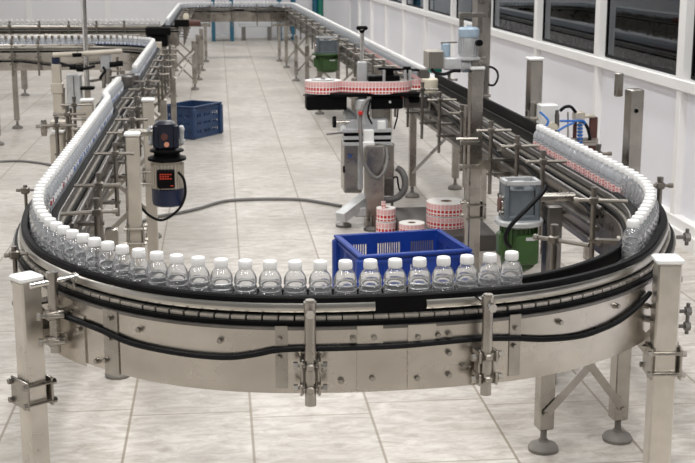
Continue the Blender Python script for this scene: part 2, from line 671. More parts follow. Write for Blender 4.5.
def on_panel(path, o, px, py):
    """where the line of sight meets the upright surface swept at offset o"""
    d = ray(px, py)
    P = off(path, o)
    best = None
    for i in range(len(P) - 1):
        p, q = P[i], P[i + 1]
        ex, ey = q[0] - p[0], q[1] - p[1]
        det = d.x * (-ey) + ex * d.y
        if abs(det) < 1e-9:
            continue
        t = (p[0] * (-ey) + ex * p[1]) / det
        u = (d.x * p[1] - d.y * p[0]) / det
        if -0.001 <= u <= 1.001 and t > 0 and (best is None or t < best[0]):
            best = (t, i, u)
    t = best[0]
    return Vector((d.x * t, d.y * t, H + d.z * t))


ZB = 0.795                                     # top of the slat chain


def curve2(pts, k=4, it=6):
    out = []
    for i in range(len(pts) - 1):
        a, b, c, d = pts[max(0, i - 1)], pts[i], pts[i + 1], pts[min(len(pts) - 1, i + 2)]
        for j in range(k):
            t = j / k
            out.append(tuple(0.5 * (2 * b[m] + (c[m] - a[m]) * t + (2 * a[m] - 5 * b[m] + 4 * c[m] - d[m]) * t * t + (3 * b[m] - a[m] - 3 * c[m] + d[m]) * t ** 3) for m in (0, 1)))
    out.append(pts[-1])
    for _ in range(it):
        out = [out[0]] + [((out[i - 1][0] + 2 * out[i][0] + out[i + 1][0]) / 4, (out[i - 1][1] + 2 * out[i][1] + out[i + 1][1]) / 4) for i in range(1, len(out) - 1)] + [out[-1]]
    return out


BEND = curve2([(-0.625, 4.35), (-0.613, 4.197), (-0.592, 4.039), (-0.562, 3.90), (-0.520, 3.76), (-0.455, 3.62), (-0.362, 3.475), (-0.250, 3.345), (-0.120, 3.242), (0.02, 3.180), (0.17, 3.148), (0.33, 3.140), (0.50, 3.146), (0.64, 3.165), (0.77, 3.193), (0.90, 3.25), (1.03, 3.338), (1.15, 3.455), (1.235, 3.575), (1.300, 3.70), (1.362, 3.83), (1.424, 3.975), (1.474, 4.151), (1.498, 4.30), (1.505, 4.45)])
LEFT = join(line((-0.615, 11.9), (-0.61, 9.0), 0.5), [(-0.625, 8.8), (-0.65, 8.55)], line((-0.655, 8.4), (-0.668, 7.42), 0.35), [(-0.660, 7.33), (-0.640, 7.22), (-0.630, 7.12)], line((-0.628, 7.0), (-0.625, 4.35), 0.5))
NEARX = join(line((-5.2, 12.65), (-1.25, 12.65), 0.8), arc((-1.25, 12.0), 0.635, 0.65, 90, 0, 16), [(-0.615, 11.9)])
RIGHT = line((1.505, 4.45), (1.255, 21.0), 0.6)
FARX = join(arc((0.655, 21.0), 0.60, 0.65, 0, 90, 14), line((0.655, 21.65), (-0.05, 21.65)), arc((-0.05, 21.05), 0.59, 0.60, 90, 180, 14))
FARL = line((-0.64, 21.05), (-0.64, 16.1), 0.6)
BACKX = line((-0.50, 15.85), (-5.6, 16.1), 0.8)


# ------------------------------------------------------------------ the setting
def struct(name, mb, m, smooth=False, parent=None):
    o = mb.build(name, m, parent, smooth)
    if parent is None:
        o['kind'] = 'structure'
    return o


struct('floor', MB().box((-0.5, 14, -0.05), (14, 32, 0.1)), FLOOR)
mb = MB().box((-1.6, 26.72, 1.9), (11.0, 0.2, 3.8))
struct('wall_back', mb, WALLW)
mb = MB()
for px in (28.5, 107.5):
    x = A(px, 10, 26.6).x
    mb.box((x, 26.61, 1.9), (0.10, 0.03, 3.8))
struct('trim_1', mb, WFRAME)
struct('wall_left', MB().box((-7.1, 14, 1.9), (0.2, 26, 3.8)), WALLW)

WX = 2.75
mull = [3.9, 5.6, 7.26, 8.95, 10.75, 12.75, 14.75, 16.75, 18.75, 20.75, 22.75, 24.75, 26.6]
# the lower wall: panels, kerb and rails
struct('wall_right', MB().box((WX + 0.06, 13.6, 0.50), (0.06, 26.2, 0.86)), WPANEL)
struct('baseboard_right', MB().box((WX + 0.03, 13.6, 0.045), (0.14, 26.2, 0.09)).box((WX + 0.01, 13.6, 0.12), (0.06, 26.2, 0.07), ch=0.006), WFRAME)
mb = MB().box((WX + 0.01, 13.6, 0.942), (0.07, 26.2, 0.070), ch=0.006)
mb.box((WX + 0.01, 13.6, 2.62), (0.07, 26.2, 0.10), ch=0.006)
struct('trim_2', mb, WFRAME)
mb = MB()
for y in mull:
    mb.box((WX + 0.012, y, 0.50), (0.055, 0.070, 0.84), ch=0.006)
struct('trim_3', mb, WFRAME)
for i in range(len(mull) - 1):
    y0, y1 = mull[i], mull[i + 1]
    fr = MB()
    for y in (y0 + 0.028, y1 - 0.028):
        fr.box((WX + 0.014, y, 1.775), (0.06, 0.056, 1.60))
    w = struct('window_%d' % (i + 1), fr, WFRAME)
    gk = MB()
    for y in (y0 + 0.066, y1 - 0.066):
        gk.box((WX + 0.042, y, 1.775), (0.016, 0.020, 1.58))
    gk.box((WX + 0.042, (y0 + y1) / 2, 0.990), (0.016, y1 - y0 - 0.11, 0.016))
    gk.build('gasket', BLACK, w, False)
    MB().box((WX + 0.045, (y0 + y1) / 2, 1.775), (0.006, y1 - y0 - 0.11, 1.59)).build('glass', GLASS, w, False)
struct('trim_4', MB().box((WX + 0.03, 13.6, 3.25), (0.12, 26.2, 1.16)), WALLW)
# the dim hall on the other side of the windows
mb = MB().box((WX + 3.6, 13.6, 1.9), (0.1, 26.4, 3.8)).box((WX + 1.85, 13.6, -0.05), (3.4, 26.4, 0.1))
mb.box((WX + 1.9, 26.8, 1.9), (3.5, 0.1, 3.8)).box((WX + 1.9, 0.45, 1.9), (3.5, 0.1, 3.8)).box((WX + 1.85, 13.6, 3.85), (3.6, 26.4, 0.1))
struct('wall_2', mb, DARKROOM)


# ------------------------------------------------------------------ conveyors
def leg_part(root, x, y, top=0.60, w=0.05, rz=0.0, m=STEEL):
    mb = MB().box((x, y, (top + 0.055) / 2 + 0.0275), (w, w, top - 0.055), rz, ch=0.004)
    l = mb.build('leg', m, root)
    f = MB().lathe([(0.012, 0.075), (0.012, 0.03)], (x, y, 0), 10)
    f.lathe([(0.052, 0.0), (0.054, 0.012), (0.046, 0.024), (0.018, 0.034), (0.016, 0.042)], (x, y, 0), 18)
    f.build('foot', FOOTG, l)
    return l


def guide_bracket(root, path, s, side, o=0.20, ztop=0.905, zbot=0.60, zrod=0.872, inner=0.085, r=0.0095, detail=True, outlen=0.07):
    (x, y), n, d = at_s(path, s)
    P = lambda oo, z: Vector((x + n[0] * side * oo, y + n[1] * side * oo, z))
    mb = MB().cyl(P(o, zbot), P(o, ztop), r, 10)
    mb.cyl(P(o, ztop - 0.002), P(o, ztop + 0.014), r * 1.25, 10)
    u = mb.build('guide_bracket', RODS, root)
    rod = MB().cyl(P(o + outlen, zrod), P(inner, zrod), r * 0.72, 8)
    rod.cyl(P(o + outlen + 0.008, zrod), P(o + outlen - 0.008, zrod), r * 1.0, 8)
    rod.build('cross_rod', RODS, u)
    if detail:
        t = Vector((d[0], d[1], 0))
        for z in (0.66, 0.73):
            c = MB()
            c.beam(P(o + 0.014, z), P(0.087, z), 0.034, 0.012)
            c.cyl(P(o - 0.02, z) - t * 0.03, P(o - 0.02, z) + t * 0.03, 0.006, 8)
            c.cyl(P(o - 0.02, z) - t * 0.034, P(o - 0.02, z) - t * 0.024, 0.011, 6)
            c.build('clamp_arm', RODS, u)
        MB().box(P(o, zrod), (0.03, 0.03, 0.026), math.atan2(n[1], n[0]), ch=0.004).build('rod_clamp', RODS, u)
    return u


def conveyor(name, label, path, legs=(), braces=(), inner=(), outer=(), guards=True, band=True, gap=None, slat=0.0385, panel=(0.594, 0.768), group=None, tall_guard=False, legw=0.05, bolts=True):
    mid = path[len(path) // 2]
    root = thing(name, (mid[0], mid[1], 0), label, 'conveyor', group)
    z0, z1 = panel
    for sd in (1, -1):
        a, b = sd * 0.084, sd * 0.088
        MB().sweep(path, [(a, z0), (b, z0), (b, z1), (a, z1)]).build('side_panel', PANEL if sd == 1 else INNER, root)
    # slat chain
    L = plen(path)
    mb = MB()
    n = int(L / slat)
    for i in range(n):
        (x, y), nn, d = at_s(path, (i + 0.5) * L / n)
        mb.box((x, y, ZB - 0.005), (L / n * 0.95, 0.144, 0.010), math.atan2(d[1], d[0]))
    mb.build('slat_chain', CHAIN, root, False)
    MB().sweep(path, [(-0.082, 0.768), (0.082, 0.768), (0.082, 0.784), (-0.082, 0.784)]).build('wear_strip', BLACK, root)
    for i in range(max(2, int(L / 0.9))):
        mb = MB()
        (x, y), nn, d = at_s(path, (i + 0.5) * L / max(2, int(L / 0.9)))
        mb.cyl((x + nn[0] * 0.086, y + nn[1] * 0.086, 0.69), (x - nn[0] * 0.086, y - nn[1] * 0.086, 0.69), 0.012, 8).build('cross_tie', STEEL, root)
    if guards:
        for sd in (1, -1):
            zt = 0.825 if (tall_guard and sd == -1) else (0.838 if sd == -1 else 0.844)
            g = MB().sweep(path, [(sd * 0.0355, 0.7965), (sd * 0.058, 0.7965), (sd * 0.058, zt - 0.004), (sd * 0.054, zt), (sd * 0.039, zt), (sd * 0.0355, zt - 0.003)][::sd]).build('guide_rail', BLACK, root)
            if band:
                runs = [path]
                if gap and sd == 1:
                    fr = frames(path)
                    a = [p for p in path if p[0] < gap[0] and p[1] < 99]
                    b = [p for p in path if p[0] > gap[1]]
                    sa, sb = near_s(path, gap[0], path[len(path) // 2][1]), near_s(path, gap[1], path[len(path) // 2][1])
                    a = [at_s(path, sa * i / 50)[0] for i in range(51)]
                    b = [at_s(path, sb + (L - sb) * i / 50)[0] for i in range(51)]
                    runs = [a, b]
                for r_ in runs:
                    MB().sweep(r_, [(sd * 0.058, 0.803), (sd * 0.062, 0.804), (sd * 0.065, 0.810), (sd * 0.065, 0.818), (sd * 0.062, 0.825), (sd * 0.058, 0.827)][::sd]).build('steel_band', BANDS if sd == 1 else DARKSTEEL, g)
    for x, y in legs:
        leg_part(root, x, y, w=legw)
    for (p, q) in braces:
        MB().beam(p, q, 0.022, 0.006, (0, 1, 0)).build('cross_brace', STEEL, root)
    for s in inner:
        guide_bracket(root, path, s, -1)
    for s in outer:
        guide_bracket(root, path, s, 1, o=0.165, outlen=0.05)
    if bolts:
        nb_ = min(44, max(2, int(L / 0.35)))
        for i in range(nb_):
            (x, y), nn, d = at_s(path, (i + 0.5) * L / nb_)
            for sd in (1, -1):
                p = Vector((x + nn[0] * 0.087 * sd, y + nn[1] * 0.087 * sd, 0.735))
                MB().cyl(p, p + Vector((nn[0], nn[1], 0)) * 0.010 * sd, 0.008, 6).build('panel_bolt', STEEL, root)
    return root


def support_post(root, x, y, top, w=0.065, rz=0.0, cap=True, clamp=None, m=STEEL, bottom=0.0):
    p = MB().box((x, y, (top - 0.012 + bottom) / 2), (w, w, top - 0.012 - bottom), rz, ch=0.005).build('support_post', m, root)
    if cap:
        MB().box((x, y, top - 0.004), (w + 0.012, w + 0.012, 0.018), rz, ch=0.005).build('post_cap', WHITE, p)
    if clamp:
        z, h = clamp
        R = Matrix.Rotation(rz, 3, 'Z')
        c = Vector((x, y, z))
        for sx in (-1, 1):
            MB().box(c + R @ Vector((sx * (w / 2 + 0.008), 0, 0)), (0.007, w + 0.034, h), rz, ch=0.002).build('clamp_plate', STEEL, p)
        for sy in (-1, 1):
            for sz in (-1, 1):
                mb = MB()
                a = c + R @ Vector((-(w / 2 + 0.020), sy * (w / 2 + 0.012), sz * h * 0.33))
                b = c + R @ Vector(((w / 2 + 0.022), sy * (w / 2 + 0.012), sz * h * 0.33))
                mb.cyl(a, b, 0.005, 8)
                mb.cyl(a, a + (b - a).normalized() * 0.012, 0.009, 6)
                mb.cyl(b, b - (b - a).normalized() * 0.012, 0.009, 6).build('clamp_bolt', STEEL, p)
    return p


# --- the curved conveyor in front
legA, legB = G(543, 450), G(617, 440)
bend = conveyor('curved_conveyor', 'wide U-shaped steel bottle conveyor bend with bolted side panel and black cable', BEND, bolts=False, gap=(0.385, 0.515))
for p in (legA, legB):
    leg_part(bend, p.x, p.y, top=0.575, w=0.055, rz=0.15)
mb = MB().beam((legA.x - 0.05, legA.y - 0.005, 0.585), (1.60, 4.14, 0.585), 0.05, 0.02)
mb.build('crossbar', STEEL, bend)
for p0, p1 in ((A(546, 414, 4.0), A(593, 362, 4.04)), (A(623, 409, 4.06), A(588, 362, 4.03))):
    MB().beam(p0, p1, 0.028, 0.006, (0, 1, 0)).cyl(p0 - Vector((0, 0.012, 0)), p0, 0.010, 8).build('cross_brace', STEEL, bend)
legC = G(118, 376)
leg_part(bend, legC.x, legC.y, top=0.60)
# cover strips, splice plates and bolts on the outer panel
for x0, x1, y0, y1 in ((275, 288, 326, 388), (510, 521, 315, 376), (103, 117, 308, 372)):
    a, b = on_panel(BEND, 0.090, x0, y0), on_panel(BEND, 0.090, x1, y0)
    s0, s1 = near_s(BEND, a.x, a.y), near_s(BEND, b.x, b.y)
    pts = [at_s(BEND, s0 + (s1 - s0) * i / 4)[0] for i in range(5)]
    zt, zb = a.z, on_panel(BEND, 0.090, x0, y1).z
    MB().sweep(pts, [(0.0885, zb), (0.092, zb), (0.092, zt), (0.0885, zt)]).build('cover_strip', STEEL, bend)
for x0, x1, y0, y1 in ((357, 383, 326, 391), (408, 436, 325, 388), (56, 84, 305, 352)):
    a, b = on_panel(BEND, 0.090, x0, y0), on_panel(BEND, 0.090, x1, y0)
    s0, s1 = near_s(BEND, a.x, a.y), near_s(BEND, b.x, b.y)
    pts = [at_s(BEND, s0 + (s1 - s0) * i / 4)[0] for i in range(5)]
    zt, zb = a.z, on_panel(BEND, 0.090, x0, y1).z
    MB().sweep(pts, [(0.0885, zb), (0.093, zb), (0.093, zt), (0.0885, zt)]).build('splice_plate', PANEL, bend)
mb = MB()
for px, py in ((139, 329.5), (220, 340.5), (279.5, 339), (279.5, 357.5), (353, 339), (374, 337.5), (372, 378), (418, 337), (438, 335), (417, 378), (514, 346), (516, 328), (560, 322), (617, 306), (449, 334), (449, 353), (463, 366), (449, 375), (324, 370), (341, 381), (110, 338), (110, 318), (97, 361), (80, 329), (106, 360), (648, 306)):
    p = on_panel(BEND, 0.093, px, py)
    c = Vector((p.x - 0.42, p.y - 4.25, 0)).normalized()
    mb = MB().cyl(p - c * 0.006, p + c * 0.002, 0.0085, 12)
    mb.cyl(p + c * 0.002, p + c * 0.009, 0.0065, 6).build('panel_bolt', STEEL, bend)
# inner panel bolts
mb = MB()
for i in range(14):
    (x, y), n, d = at_s(BEND, 0.15 + i * 0.25)
    for z in (0.73, 0.65):
        p = Vector((x - n[0] * 0.088, y - n[1] * 0.088, z))
        MB().cyl(p, p - Vector((n[0], n[1], 0)) * 0.010, 0.008, 6).build('panel_bolt', STEEL, bend)
# dark underside lip of the chain track
MB().sweep(BEND, [(0.080, 0.764), (0.090, 0.764), (0.090, 0.772), (0.080, 0.772)]).build('track_lip', DARKSTEEL, bend)


def big_bracket(px, ytop, ybot, o=0.132):
    p = on_panel(BEND, o, px, ytop)
    s = near_s(BEND, p.x, p.y)
    (x, y), n, d = at_s(BEND, s)
    zb = on_panel(BEND, o, px, ybot).z
    zt = p.z
    n3, t3 = Vector((n[0], n[1], 0)), Vector((d[0], d[1], 0))
    c = Vector((x, y, 0)) + n3 * o
    Z = lambda z: c + Vector((0, 0, z))
    mb = MB().cyl(Z(zb), Z(zt - 0.006), 0.0145, 16).cyl(Z(zt - 0.012), Z(zt + 0.006), 0.0165, 14).cyl(Z(zt + 0.006), Z(zt + 0.011), 0.012, 14)
    u = mb.build('guide_bracket', STEEL, bend)
    zr = zt - 0.018
    MB().cyl(Z(zr) + n3 * 0.035, Z(zr) - n3 * (o - 0.062), 0.0085, 10).cyl(Z(zr) + n3 * 0.022, Z(zr) + n3 * 0.036, 0.012, 6).build('cross_rod', BRIGHT, u)
    rz = math.atan2(n[1], n[0])
    for z in (zb + 0.045, zb + 0.105):
        mb = MB()
        mb.box(Z(z) + n3 * 0.004, (0.038, 0.020, 0.018), rz, ch=0.003)
        for sd in (-1, 1):
            mb.box(Z(z) + t3 * (0.023 * sd) - n3 * 0.008, (0.052, 0.007, 0.032), rz, ch=0.002)
        mb.cyl(Z(z) - t3 * 0.036, Z(z) + t3 * 0.036, 0.006, 8)
        mb.cyl(Z(z) - t3 * 0.043, Z(z) - t3 * 0.032, 0.011, 6)
        mb.cyl(Z(z) + t3 * 0.032, Z(z) + t3 * 0.043, 0.011, 6)
        mb.build('clamp', STEEL, u)
    for sd in (-1, 1):
        MB().box(Z(zb + 0.075) + t3 * (0.020 * sd) - n3 * 0.012, (0.03, 0.007, 0.095), rz, ch=0.002).build('clamp_link', STEEL, u)
    return u


big_bracket(310, 304, 405)
big_bracket(488, 298, 394)
# outer brackets further round the bend
for px, py in ((18, 240), (27, 258)):
    p = on_panel(BEND, 0.16, 24, py)
for s, zt in ((0.56, 0.825),):
    guide_bracket(bend, BEND, s, 1, o=0.104, ztop=zt, zrod=zt - 0.012, outlen=0.022, inner=0.06, r=0.007)
Lb = plen(BEND)
guide_bracket(bend, BEND, Lb - 0.06, 1, o=0.100, ztop=0.89, zrod=0.872, outlen=0.04, inner=0.06)
# inner brackets of the bend (beside the straight lanes)
for px, py in ((80, 203), (594, 235), (594, 191)):
    g = G(px, py, 0.905)
    guide_bracket(bend, BEND, near_s(BEND, g.x, g.y), -1, o=0.185, outlen=0.06, inner=0.07)
# posts with white caps at both ends of the front
pl = G(26, 276, 0.815)
rzl = math.atan2(pl.y - 4.2, pl.x - 0.42)
support_post(bend, pl.x, pl.y, 0.815, 0.062, rzl + 0.02, clamp=(0.475, 0.085), m=POSTS)
pr = G(668, 258, 0.85)
rzr = math.atan2(pr.y - 4.35, pr.x - 0.42)
support_post(bend, pr.x, pr.y, 0.85, 0.068, -0.10, clamp=(0.545, 0.095), m=POSTS)
for (pp, zc) in ((pl, (0.655, 0.735)), (pr, (0.58, 0.66))):
    s = near_s(BEND, pp.x, pp.y)
    (x, y), n, d = at_s(BEND, s)
    mb = MB()
    for z in zc:
        mb.beam((x + n[0] * 0.088, y + n[1] * 0.088, z), (pp.x, pp.y, z), 0.05, 0.006)
    mb.beam((x + n[0] * 0.092, y + n[1] * 0.092, sum(zc) / 2), (pp.x, pp.y, sum(zc) / 2 - 0.05), 0.006, 0.10)
    mb.build('post_bracket', STEEL, bend)
# rod clamp in front of the post by the cable end
c = A(52, 276, pl.y - 0.075)
b0 = A(55, 352, pl.y - 0.075)
mb = MB().cyl((c.x, c.y, b0.z), (c.x, c.y, c.z), 0.0145, 16).cyl((c.x, c.y, c.z - 0.005), (c.x, c.y, c.z + 0.012), 0.0165, 14)
u = mb.build('guide_bracket', STEEL, bend)
r0, r1 = A(30, 286, pl.y - 0.10), A(74, 277, pl.y - 0.05)
MB().cyl(r0, r1, 0.0095, 12).cyl(r1, r1 + (r1 - r0).normalized() * 0.012, 0.014, 10).cyl(r1 + Vector((0, -.01, 0)), r1 + Vector((0.0, -.01, -0.05)), 0.004, 6).build('cross_rod', BRIGHT, u)
mb = MB()
for z in (b0.z + 0.035, b0.z + 0.11):
    mb.box((c.x, c.y, z), (0.052, 0.040, 0.024), 0.5, ch=0.003)
    mb.cyl((c.x - 0.04, c.y - 0.02, z), (c.x + 0.03, c.y - 0.02, z), 0.006, 8)
    mb.cyl((c.x - 0.043, c.y - 0.02, z), (c.x - 0.033, c.y - 0.02, z), 0.012, 6)
    mb.beam((c.x, c.y, z), (c.x + 0.11, c.y + 0.06, z), 0.008, 0.03)
mb.build('clamp', STEEL, u)
# knobs behind the other post
for px, py in ((687, 237), (688, 311), (687, 326)):
    p = A(px, py, pr.y + 0.02)
    p0 = Vector((pr.x + 0.03, p.y, p.z))
    mb = MB().cyl(p0, p, 0.006, 8).cyl(p - Vector((0.008, 0, 0)), p + Vector((0.008, 0, 0)), 0.014, 6).cyl(p - Vector((0, 0, 0.024)), p + Vector((0, 0, 0.024)), 0.006, 8).build('post_knob', DARKSTEEL, bend)
# black cable clipped along the panel
cpts = [on_panel(BEND, 0.098, x, y) for x, y in ((50, 306), (59, 314), (79, 322), (100, 330), (130, 343), (165, 351), (200, 356), (230, 357.5), (255, 354.5), (275, 350.5), (300, 349), (330, 348.6), (365, 347.5), (400, 346), (440, 342.5), (479, 339), (515, 338.5), (545, 339.5), (579, 336.5), (600, 330), (619, 321), (636, 308), (650, 293))]


def smooth_pts(p, k=5):
    p = [Vector(q) for q in p]
    out = []
    for i in range(len(p) - 1):
        a, b, c_, d = p[max(0, i - 1)], p[i], p[i + 1], p[min(len(p) - 1, i + 2)]
        for j in range(k):
            t = j / k
            out.append(0.5 * ((2 * b) + (c_ - a) * t + (2 * a - 5 * b + 4 * c_ - d) * t * t + (3 * b - a - 3 * c_ + d) * t ** 3))
    out.append(p[-1])
    return out


MB().tube(smooth_pts(cpts), 0.0075, 8).build('panel_cable', RUBBER, bend)


# --- straight and far conveyors
def pairs(xs, ys):
    return [(x, y) for y in ys for x in xs]


LL = plen(LEFT)
legsL = [(-0.43, 5.9), (-0.82, 5.9), (-0.43, 7.6), (-0.82, 7.6), (-0.43, 9.6), (-0.82, 9.6), (-0.42, 11.4), (-0.80, 11.4)]
brL = []
for y in (5.9, 7.6, 9.6, 11.4):
    brL += [((-0.43, y - 0.03, 0.15), (-0.82, y - 0.03, 0.52)), ((-0.82, y - 0.04, 0.15), (-0.43, y - 0.04, 0.52))]
innerL = [near_s(LEFT, -0.6, y) for y in (4.60, 5.36, 6.0, 6.5, 7.0, 7.5, 8.0, 8.5, 9.0, 9.6, 10.2, 10.8, 11.4)]
outerL = [near_s(LEFT, -0.6, y) for y in (4.62,)]
outerF = [near_s(LEFT, -0.65, y) for y in (6.3, 6.75, 7.2, 9.3, 10.0)]
left = conveyor('straight_conveyor', 'straight steel bottle conveyor beside the blue motor running from the bend to the cross lane', LEFT, legsL, brL, [], [])
for s in innerL:
    guide_bracket(left, LEFT, s, -1, o=0.175, outlen=0.07)
for s in outerF:
    guide_bracket(left, LEFT, s, 1, o=0.185, outlen=0.065)
for s in outerL:
    guide_bracket(left, LEFT, s, 1, o=0.095, ztop=0.86, zrod=0.855, outlen=0.025, inner=0.06, r=0.006)
for o_, z_, r_ in ((-0.098, 0.775, 0.009), (-0.105, 0.70, 0.011), (-0.10, 0.64, 0.006)):
    MB().tube([(p[0], p[1], z_) for p in off(LEFT, o_)], r_, 8).build('guide_rod', DARKSTEEL, left)
g = G(131, 133, 0.93)
support_post(left, g.x + 0.005, g.y, 0.93, 0.058, 0.0, m=BEIGE, clamp=(0.47, 0.10))
g = G(148, 99, 0.93)
support_post(left, g.x, g.y, 0.93, 0.06, 0.0, m=BEIGE, clamp=(0.5, 0.10))

nearx = conveyor('cross_conveyor', 'steel cross conveyor carrying a row of bottles in front of the farther cross lane', NEARX, [(-2.03, 11.62), (-2.03, 12.75), (-3.6, 12.5), (-3.6, 12.8), (-0.95, 12.5)], [], [], [])
for x in (-3.4, -2.7, -2.0, -1.75, -1.3):
    guide_bracket(nearx, NEARX, near_s(NEARX, x, 12.65), 1, o=0.17, ztop=0.89, zbot=0.55, zrod=0.865)
MB().tube([(-5.2, 12.48, 0.845), (-1.2, 12.48, 0.845)], 0.014, 8).build('guide_rod', STEEL, nearx)
MB().tube(smooth_pts([(-4.5, 12.50, 0.70), (-2.6, 12.50, 0.67), (-2.0, 12.50, 0.69), (-1.5, 12.48, 0.64), (-1.1, 12.45, 0.68)]), 0.009, 8).build('panel_cable', RUBBER, nearx)

legsR = []
for px, py in ((412, 197), (455, 189)):
    p = G(px, py)
    legsR.append((p.x, p.y))
legsR += [(1.33, 6.55), (1.60, 6.55), (1.20, 11.2), (1.52, 11.2), (1.08, 13.6), (1.48, 13.6), (1.07, 15.4), (1.45, 15.4), (1.05, 17.3), (1.40, 17.3), (1.03, 19.4), (1.36, 19.4)]
brR = [((1.35, 8.70, 0.18), (1.74, 8.95, 0.5))]
for (x, x2, y) in ((1.08, 1.48, 13.55), (1.07, 1.45, 15.35), (1.05, 1.40, 17.25), (1.03, 1.36, 19.35), (1.20, 1.52, 11.15)):
    brR += [((x, y, 0.12), (x2, y, 0.5)), ((x2, y - 0.01, 0.12), (x, y - 0.01, 0.5))]
right = conveyor('straight_conveyor', 'long straight steel bottle conveyor running along the windows to the far bend', RIGHT, legsR, brR, [], [], tall_guard=True)
for y in (4.965, 5.39, 5.9, 6.58, 7.22, 7.8, 8.35, 8.9, 9.5, 10.1, 10.7, 11.3, 11.9, 12.6, 13.3, 14.0, 14.8, 15.6, 16.5, 17.4, 18.4, 19.4, 20.4):
    guide_bracket(right, RIGHT, near_s(RIGHT, 1.4, y), -1, o=0.185, outlen=0.065, zbot=0.56)
for y in (5.2, 6.4, 7.5, 8.5):
    u = guide_bracket(right, RIGHT, near_s(RIGHT, 1.4, y), 1, o=0.125, ztop=0.89, zrod=0.862, outlen=0.05)
# tall black guard on the wall side of the empty stretch
emp = [p for p in line((1.483, 5.85), (1.441, 8.6), 0.3)]
MB().sweep(emp, [(0.044, 0.84), (0.058, 0.84), (0.058, 0.898), (0.044, 0.898)]).build('side_guard', BLACK, right)
for o_, z_, r_ in ((-0.098, 0.775, 0.009), (-0.112, 0.70, 0.010), (-0.10, 0.63, 0.006)):
    MB().tube([(p[0], p[1], z_) for p in off(RIGHT, o_)], r_, 8).build('guide_rod', DARKSTEEL, right)
cb_ = [at_s(RIGHT, 0.05 + i_ * 0.18) for i_ in range(22)]
MB().tube(smooth_pts([(q[0][0] - q[1][0] * 0.100, q[0][1] - q[1][1] * 0.100, 0.735 + 0.02 * math.sin(i_ * 1.3)) for i_, q in enumerate(cb_)]), 0.008, 8).build('panel_cable', RUBBER, right)
# posts of the window-side lane
for px, py, Y, w in ((476, 67, 6.2, 0.064), (535, 58, 7.0, 0.074), (635, 86, 5.05, 0.062)):
    p = A(px, py, Y)
    po = support_post(right, p.x, p.y, p.z, w, 0.12, cap=px != 635, clamp=((0.42, 0.10) if px == 476 else None))
    if px != 476:
        s = near_s(RIGHT, p.x, p.y)
        (x, y), n, d = at_s(RIGHT, s)
        MB().beam((x + n[0] * 0.11, y + n[1] * 0.11, 0.68), (p.x, y, 0.68), 0.06, 0.05).build('post_bracket', STEEL, right)
    else:
        MB().beam((1.40, 6.2, 0.66), (p.x, 6.2, 0.66), 0.06, 0.05).build('post_bracket', STEEL, right)
    if px == 635:
        mb = MB().cyl((p.x, p.y - 0.035, p.z - 0.10), (p.x, p.y - 0.030, p.z - 0.10), 0.009, 10)
        mb.build('hole_shade_disc', BLACK, po)  # black disc drawn for the shade inside a hole
        MB().box((p.x - 0.05, p.y + 0.06, p.z + 0.0), (0.03, 0.03, 0.10), 0.1, ch=0.004).build('post_hook', STEEL, right)
# slim uprights and clamps on the tall post
p = A(466, 105, 6.15)
mb = MB().cyl((p.x, p.y, 0.55), (p.x, p.y, p.z), 0.011, 10).cyl((p.x + 0.06, p.y - 0.02, 0.80), (p.x - 0.05, p.y - 0.02, 0.80), 0.008, 8)
for z in (0.66, 0.78):
    mb.box((p.x + 0.02, p.y - 0.02, z), (0.10, 0.02, 0.02), ch=0.003)
mb.build('post_rod', STEEL, right)
# column with cable guide that rises beyond the lane
p = A(481, 40, 8.0)
MB().box((p.x, p.y, 1.1), (0.10, 0.09, 2.2), 0.12, ch=0.006).build('column', STEEL, right)
MB().beam((p.x, p.y, 0.68), (1.55, p.y, 0.68), 0.06, 0.05).build('post_bracket', STEEL, right)
mb = MB().tube(smooth_pts([A(486, 75, 7.9), A(489, 67, 7.9), A(496, 70, 7.9), A(498, 77, 7.9), A(494, 85, 7.9), A(486, 84, 7.9)]), 0.007, 8)
mb.build('cable_loop', RUBBER, right)
a, b = A(487, 66, 7.88), A(485, 104, 7.88)
MB().beam(b, a, 0.022, 0.02, (0, 1, 0)).build('cable_strip', DARKSTEEL, right)

farx = conveyor('far_bend_conveyor', 'far bend of the bottle conveyor crossing the aisle in front of the back wall', FARX, [(-0.215, 20.6), (0.98, 20.6)], [], [], [], slat=0.06, tall_guard=False)
for px in (206, 232, 257, 284):
    p = A(px, 12, 21.45)
    guide_bracket(farx, FARX, near_s(FARX, p.x, 21.65), -1, o=0.19, ztop=0.87, zbot=0.52, zrod=0.86)
MB().tube(smooth_pts([A(208, 11.5, 21.44), A(222, 11.5, 21.44), A(240, 10, 21.44), A(255, 12, 21.44), A(270, 12, 21.44), A(284, 11, 21.44)]), 0.010, 8).build('panel_cable', RUBBER, farx)
MB().beam((-0.30, 20.6, 0.58), (-0.30, 21.1, 0.58), 0.3, 0.03).build('crossbar', STEEL, farx)
MB().beam((1.02, 20.6, 0.58), (1.15, 21.1, 0.58), 0.3, 0.03).build('crossbar', STEEL, farx)

